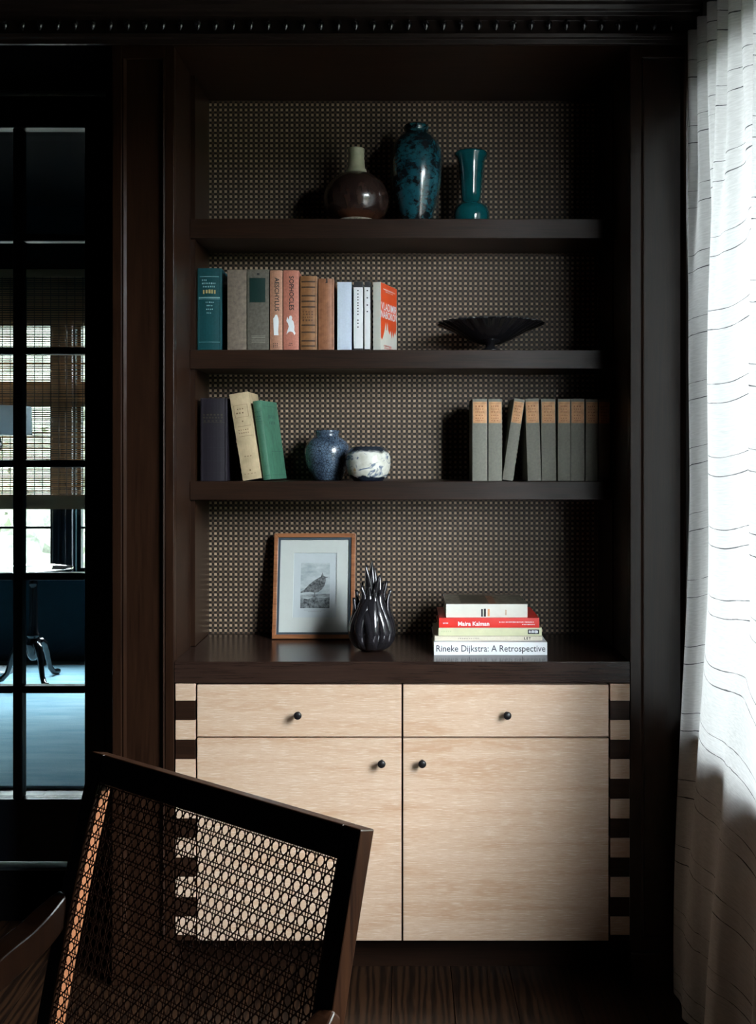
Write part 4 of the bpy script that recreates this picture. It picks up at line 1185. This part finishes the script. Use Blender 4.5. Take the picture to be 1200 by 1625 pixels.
for k_, (a, e) in enumerate(sash):
    wn = tag(empty('window_%d' % (k_ + 2), (a, Y2, wz0)), ['sunroom window seen through the door behind the reed blind', 'right sunroom window past the dark mullion'][k_], None, None, 'structure')
    fm = MB(); f_ = .022
    for q in ((a, a + f_, wz0, wz1), (e - f_, e, wz0, wz1), (a + f_, e - f_, wz0, wz0 + f_), (a + f_, e - f_, wz1 - f_, wz1)): fm.box(q[0], q[1], Y2 + .03, Y2 + .07, q[2], q[3])
    fm.build('window_frame', NAVY, wn)
    box('meeting_rail', NAVY, wn, a + f_, e - f_, Y2 + .025, Y2 + .075, Z(645, Y2), Z(606, Y2))
    for zz in (Z(838, Y2),):
        box('muntin', NAVY, wn, a + f_, e - f_, Y2 + .04, Y2 + .06, zz - .007, zz + .007)
    for (z0, z1) in ((wz0 + f_, Z(838, Y2) - .007), (Z(838, Y2) + .007, Z(645, Y2)), (Z(606, Y2), wz1 - f_)):
        box('pane', GLASS, wn, a + f_, e - f_, Y2 + .049, Y2 + .051, z0, z1)
# narrow trim beads and cord on the mullion
tm = tag(empty('trim_4', (X(100, Y2), Y2, wz0)), 'dark moulded mullion casing between the sunroom windows', None, None, 'structure')
box('casing', NAVY, tm, X(86, Y2), X(117, Y2), Y2 - .030, Y2 - .001, wz0, wz1, bevel=.004)
box('casing_bead', NAVY, tm, X(96, Y2), X(99, Y2), Y2 - .042, Y2 - .031, wz0, wz1, bevel=.003)
box('casing_bead', NAVY, tm, X(104, Y2), X(108, Y2), Y2 - .046, Y2 - .031, wz0, wz1, bevel=.003)
ws = tag(box('trim_5', NAVY, None, SX0 + .1, SX1 - .1, Y2 - .07, Y2 - .001, wz0 - .03, wz0 - .001, bevel=.006), 'dark window sill of the sunroom', None, None, 'structure')
# reed blind
YR = 5.655
bl = tag(empty('reed_blind', (-2.0, YR, 2.46)), 'woven tan reed blind half lowered over the sunroom windows', 'blind')
rz1, rz0 = 2.46, Z(808, YR)
rm = MB(); q = random.Random(3); zz = Z(786, YR); bxl, bxr = X(-40, YR), -1.36
while zz < rz1 - .04:
    hgt = q.uniform(.0035, .0080)
    if q.random() < .12: hgt *= 1.6
    n = 5; tl = q.uniform(-.002, .002)
    yo = q.uniform(-.002, .002)
    rm.add([(bxl, YR + yo, zz), (bxr, YR + yo, zz + tl), (bxr, YR + yo, zz + tl + hgt), (bxl, YR + yo, zz + hgt), (bxl, YR + yo + .003, zz), (bxr, YR + yo + .003, zz + tl), (bxr, YR + yo + .003, zz + tl + hgt), (bxl, YR + yo + .003, zz + hgt)],
           [(0, 1, 2, 3), (4, 7, 6, 5), (0, 4, 5, 1), (3, 2, 6, 7), (0, 3, 7, 4), (1, 5, 6, 2)])
    zz += hgt + q.uniform(.0035, .0075)
rm.build('reeds', REED, bl, kind='stuff')
hm = MB(); zz = rz0
while zz < Z(786, YR):
    hm.box(bxl, bxr, YR - .006, YR - .002, zz, zz + .0085); hm.box(bxl, bxr, YR + .004, YR + .008, zz + .004, zz + .0125); zz += .009
hm.build('folded_hem', REED, bl, kind='stuff')
sm = MB(); xx = bxl + .02
while xx < bxr:
    sm.box(xx - .002, xx + .002, YR - .004, YR - .002, rz0, rz1 - .03); xx += .047
sm.build('binding_threads', INK, bl, kind='stuff')
box('head_rail', REED, bl, bxl, bxr, YR - .01, YR + .03, rz1 - .045, rz1)

# rug
def rug_mat():
    m, nt, p_ = mat_new('pale_blue_rug')
    f = noise(nt, coords(nt, (.35, 2.2, 1)), 8, 4, 0.6); g = noise(nt, coords(nt), 160, 3)
    c = ramp(nt, math_n(nt, 'ADD', math_n(nt, 'MULTIPLY', f, .7), math_n(nt, 'MULTIPLY', g, .3)), [(0.35, (0.23, 0.50, 0.68)), (0.65, (0.44, 0.70, 0.82))])
    nt.links.new(c, p_.inputs['Base Color']); p_.inputs['Roughness'].default_value = 0.9
    bump(nt, p_, g, 0.4, 0.004)
    return m
tag(box('rug', rug_mat(), None, -3.3, -.75, 3.56, 5.60, SFZ + .0005, SFZ + .012, bevel=.004), 'pale blue wool rug on the sunroom floor', 'rug')

# tripod table
YT = 5.18
tb = tag(empty('tripod_table', (X(53, YT), YT, SFZ + .0125)), 'small round dark tripod table on the sunroom rug', 'table')
TBH = Z(903, YT) - SFZ - .0125
MB().lathe([(0.0001, TBH - .020), (.17, TBH - .020), (.192, TBH - .014), (.202, TBH - .006), (.203, TBH + .003), (.198, TBH + .006), (.190, TBH + .002), (.182, TBH), (.0001, TBH)], seg=56).build('table_top', plain('polished_table_top', (0.05, 0.045, 0.045), 0.10, coat=1.0), tb, local=True, smooth=True)
kT = YT / F
colp = [(0.0001, TBH - .020), (.034, TBH - .020), (.034, TBH - .034), (.022, TBH - .040), (.018, TBH - .055), (.026, TBH - .072), (.022, TBH - .082), (.0205, TBH - .10), (.0225, .30), (.024, .262), (.032, .255), (.034, .245), (.026, .238), (.036, .226), (.040, .20), (.036, .16), (.026, .13), (.012, .115), (.0001, .112)]
MB().lathe(colp, seg=28).build('column', EBONY, tb, local=True, smooth=True)
for a in (-50, 70, 190):
    dx, dy = math.cos(R(a)), math.sin(R(a))
    pts = [(.020, .19), (.055, .205), (.085, .185), (.105, .14), (.118, .09), (.133, .045), (.158, .018), (.190, .013), (.205, .013)]
    rr = [.020, .021, .020, .017, .0145, .0135, .015, .0165, .0115]
    MB().tube([(dx * r_, dy * r_, zz + .003) for r_, zz in pts], rr, 12).build('leg', EBONY, tb, local=True, smooth=True)

# floor lamp whose shade and base edge show at the left
YL = 5.38
lp = tag(empty('floor_lamp', (X(-14, YL), YL, SFZ + .0125)), 'floor lamp with grey drum shade at the left edge beyond the door', 'lamp')
h0 = SFZ + .0125
SHADE = thin_cloth('grey_lampshade_cloth', (0.42, 0.50, 0.55), 0.25)
MB().lathe([(.115, 0), (.118, .008), (.112, .020), (.06, .028), (.018, .034), (.0001, .035)], seg=40).build('base', plain('pale_lamp_base', (0.30, 0.36, 0.40), 0.25, coat=.5), lp, local=True, smooth=True)
MB().tube([(0, 0, .03), (0, 0, Z(690, YL) - h0 - .09)], .011, 12).build('pole', BLACK, lp, local=True, smooth=True)
zl = Z(690, YL) - h0
MB().lathe([(.012, zl - .10), (.055, zl - .085), (.062, zl - .060), (.050, zl - .020), (.030, zl + .01), (.012, zl + .05), (.0001, zl + .05)], seg=28).build('socket_cup', BLACK, lp, local=True, smooth=True)
zh = Z(645, YL) - h0
MB().lathe([(.213, zl), (.2135, zl), (.210, zh), (.2085, zh)], seg=48).build('lamp_shade', SHADE, lp, local=True, smooth=True)
MB().tube([(-.209, 0, zh - .01), (0, 0, zh - .012), (.209, 0, zh - .01)], .002, 6).tube([(0, 0, zl + .04), (0, 0, zh - .01)], .004, 6).build('shade_fitting', BLACK, lp, local=True)

# ------------------------------------------------------------------ outside
GRASS = plain('gravel', (0.17, 0.16, 0.145), 0.9)
struct('ground', GRASS, [(-30, 30, -30, 40, -.5, -.40)], 'grey gravel outside the windows')
BLOCK_HEDGE = plain('sky_block_hedge_leaf', (0.035, 0.050, 0.022), 0.7, var=0.5, scale=4)
hq = random.Random(9)
def hedge(loc, rz, half_len, height, mat, label):
    hd = tag(empty('hedge', loc, (0, 0, rz)), label, 'hedge')
    hb = MB(); nyh, nzh = int(half_len * 9), 20
    for xf in (-.45, .45):
        base_i = len(hb.v)
        for i in range(nyh + 1):
            for j in range(nzh + 1):
                top_r = 1 - .25 * max(0, (j - nzh + 3) / 3) ** 2
                hb.v.append((xf * top_r + hq.uniform(-.07, .07), -half_len + 2 * half_len * i / nyh + hq.uniform(-.08, .08), height * j / nzh + (hq.uniform(-.06, .06) if j else 0)))
        for i in range(nyh):
            for j in range(nzh):
                a_ = base_i + i * (nzh + 1) + j
                hb.f.append((a_, a_ + nzh + 1, a_ + nzh + 2, a_ + 1))
    n1 = (nyh + 1) * (nzh + 1)
    for i in range(nyh):
        a_ = i * (nzh + 1) + nzh; hb.f.append((a_, a_ + nzh + 1, a_ + nzh + 1 + n1, a_ + n1))
    for j in range(nzh):
        hb.f.append((j, j + 1, j + 1 + n1, j + n1)); a_ = nyh * (nzh + 1) + j; hb.f.append((a_, a_ + 1, a_ + 1 + n1, a_ + n1))
    hb.build('foliage', mat, hd, local=True, kind='stuff')
hedge((5.2, 1.5, -.40), 0, 7, 2.8, BLOCK_HEDGE, 'unseen hedge added to block low sky outside the right window')  # out of view, added to keep low sky light off the shelves
hedge((-3.5, 11.8, -.40), R(90), 6, 3.9, plain('garden_hedge_leaf', (0.095, 0.105, 0.082), 0.8, spec=0.2, var=0.6, scale=7), 'bright blurred hedge behind the shrubs outside the sunroom')
# unseen eave over the right window, added to cut steep sky light
struct('sky_block_eave', plain('sky_block_eave_boards', (0.05, 0.05, 0.05), 0.8), [(XR + .14, XR + 0.75, -2.2, 3.4, 2.64, 2.72)], 'unseen roof eave added to cut steep sky light above the right window')
LEAF = plain('pale_leaf', (0.085, 0.098, 0.062), 0.7, spec=0.2, var=0.5, scale=6)
q = random.Random(5)
for i, (cx_, cy_, rr, hh) in enumerate(((-4.6, 9.3, .95, 2.6), (-2.5, 9.6, 1.05, 3.2), (-7.0, 9.5, 1.1, 3.0))):
    sh = tag(empty('shrub', (cx_, cy_, -.40)), ['bright leafy shrub outside, at the left of the sunroom window', 'bright leafy shrub outside, behind the dark mullion', 'bright leafy shrub outside, farthest left'][i], 'shrub', 'shrubs outside the sunroom')
    m_ = MB()
    for k_ in range(900):
        u = Vector((q.gauss(0, 1), q.gauss(0, 1), q.gauss(0, 1))).normalized() * q.uniform(.55, 1)
        c_ = Vector((u.x * rr, u.y * rr, hh * .55 + u.z * hh * .5))
        d1 = Vector((q.gauss(0, 1), q.gauss(0, 1), q.gauss(0, 1))).normalized(); d2 = d1.orthogonal().normalized()
        s_ = q.uniform(.05, .09)
        m_.add([c_ - d1 * s_, c_ + d2 * s_ * .4, c_ + d1 * s_, c_ - d2 * s_ * .4], [(0, 1, 2, 3)])
    m_.build('foliage', LEAF, sh, local=True, kind='stuff')
    MB().tube([(0, 0, 0), (.03, 0, hh * .3), (0, .04, hh * .7)], [.05, .04, .02], 8).build('stem', WDZ, sh, local=True, smooth=True)
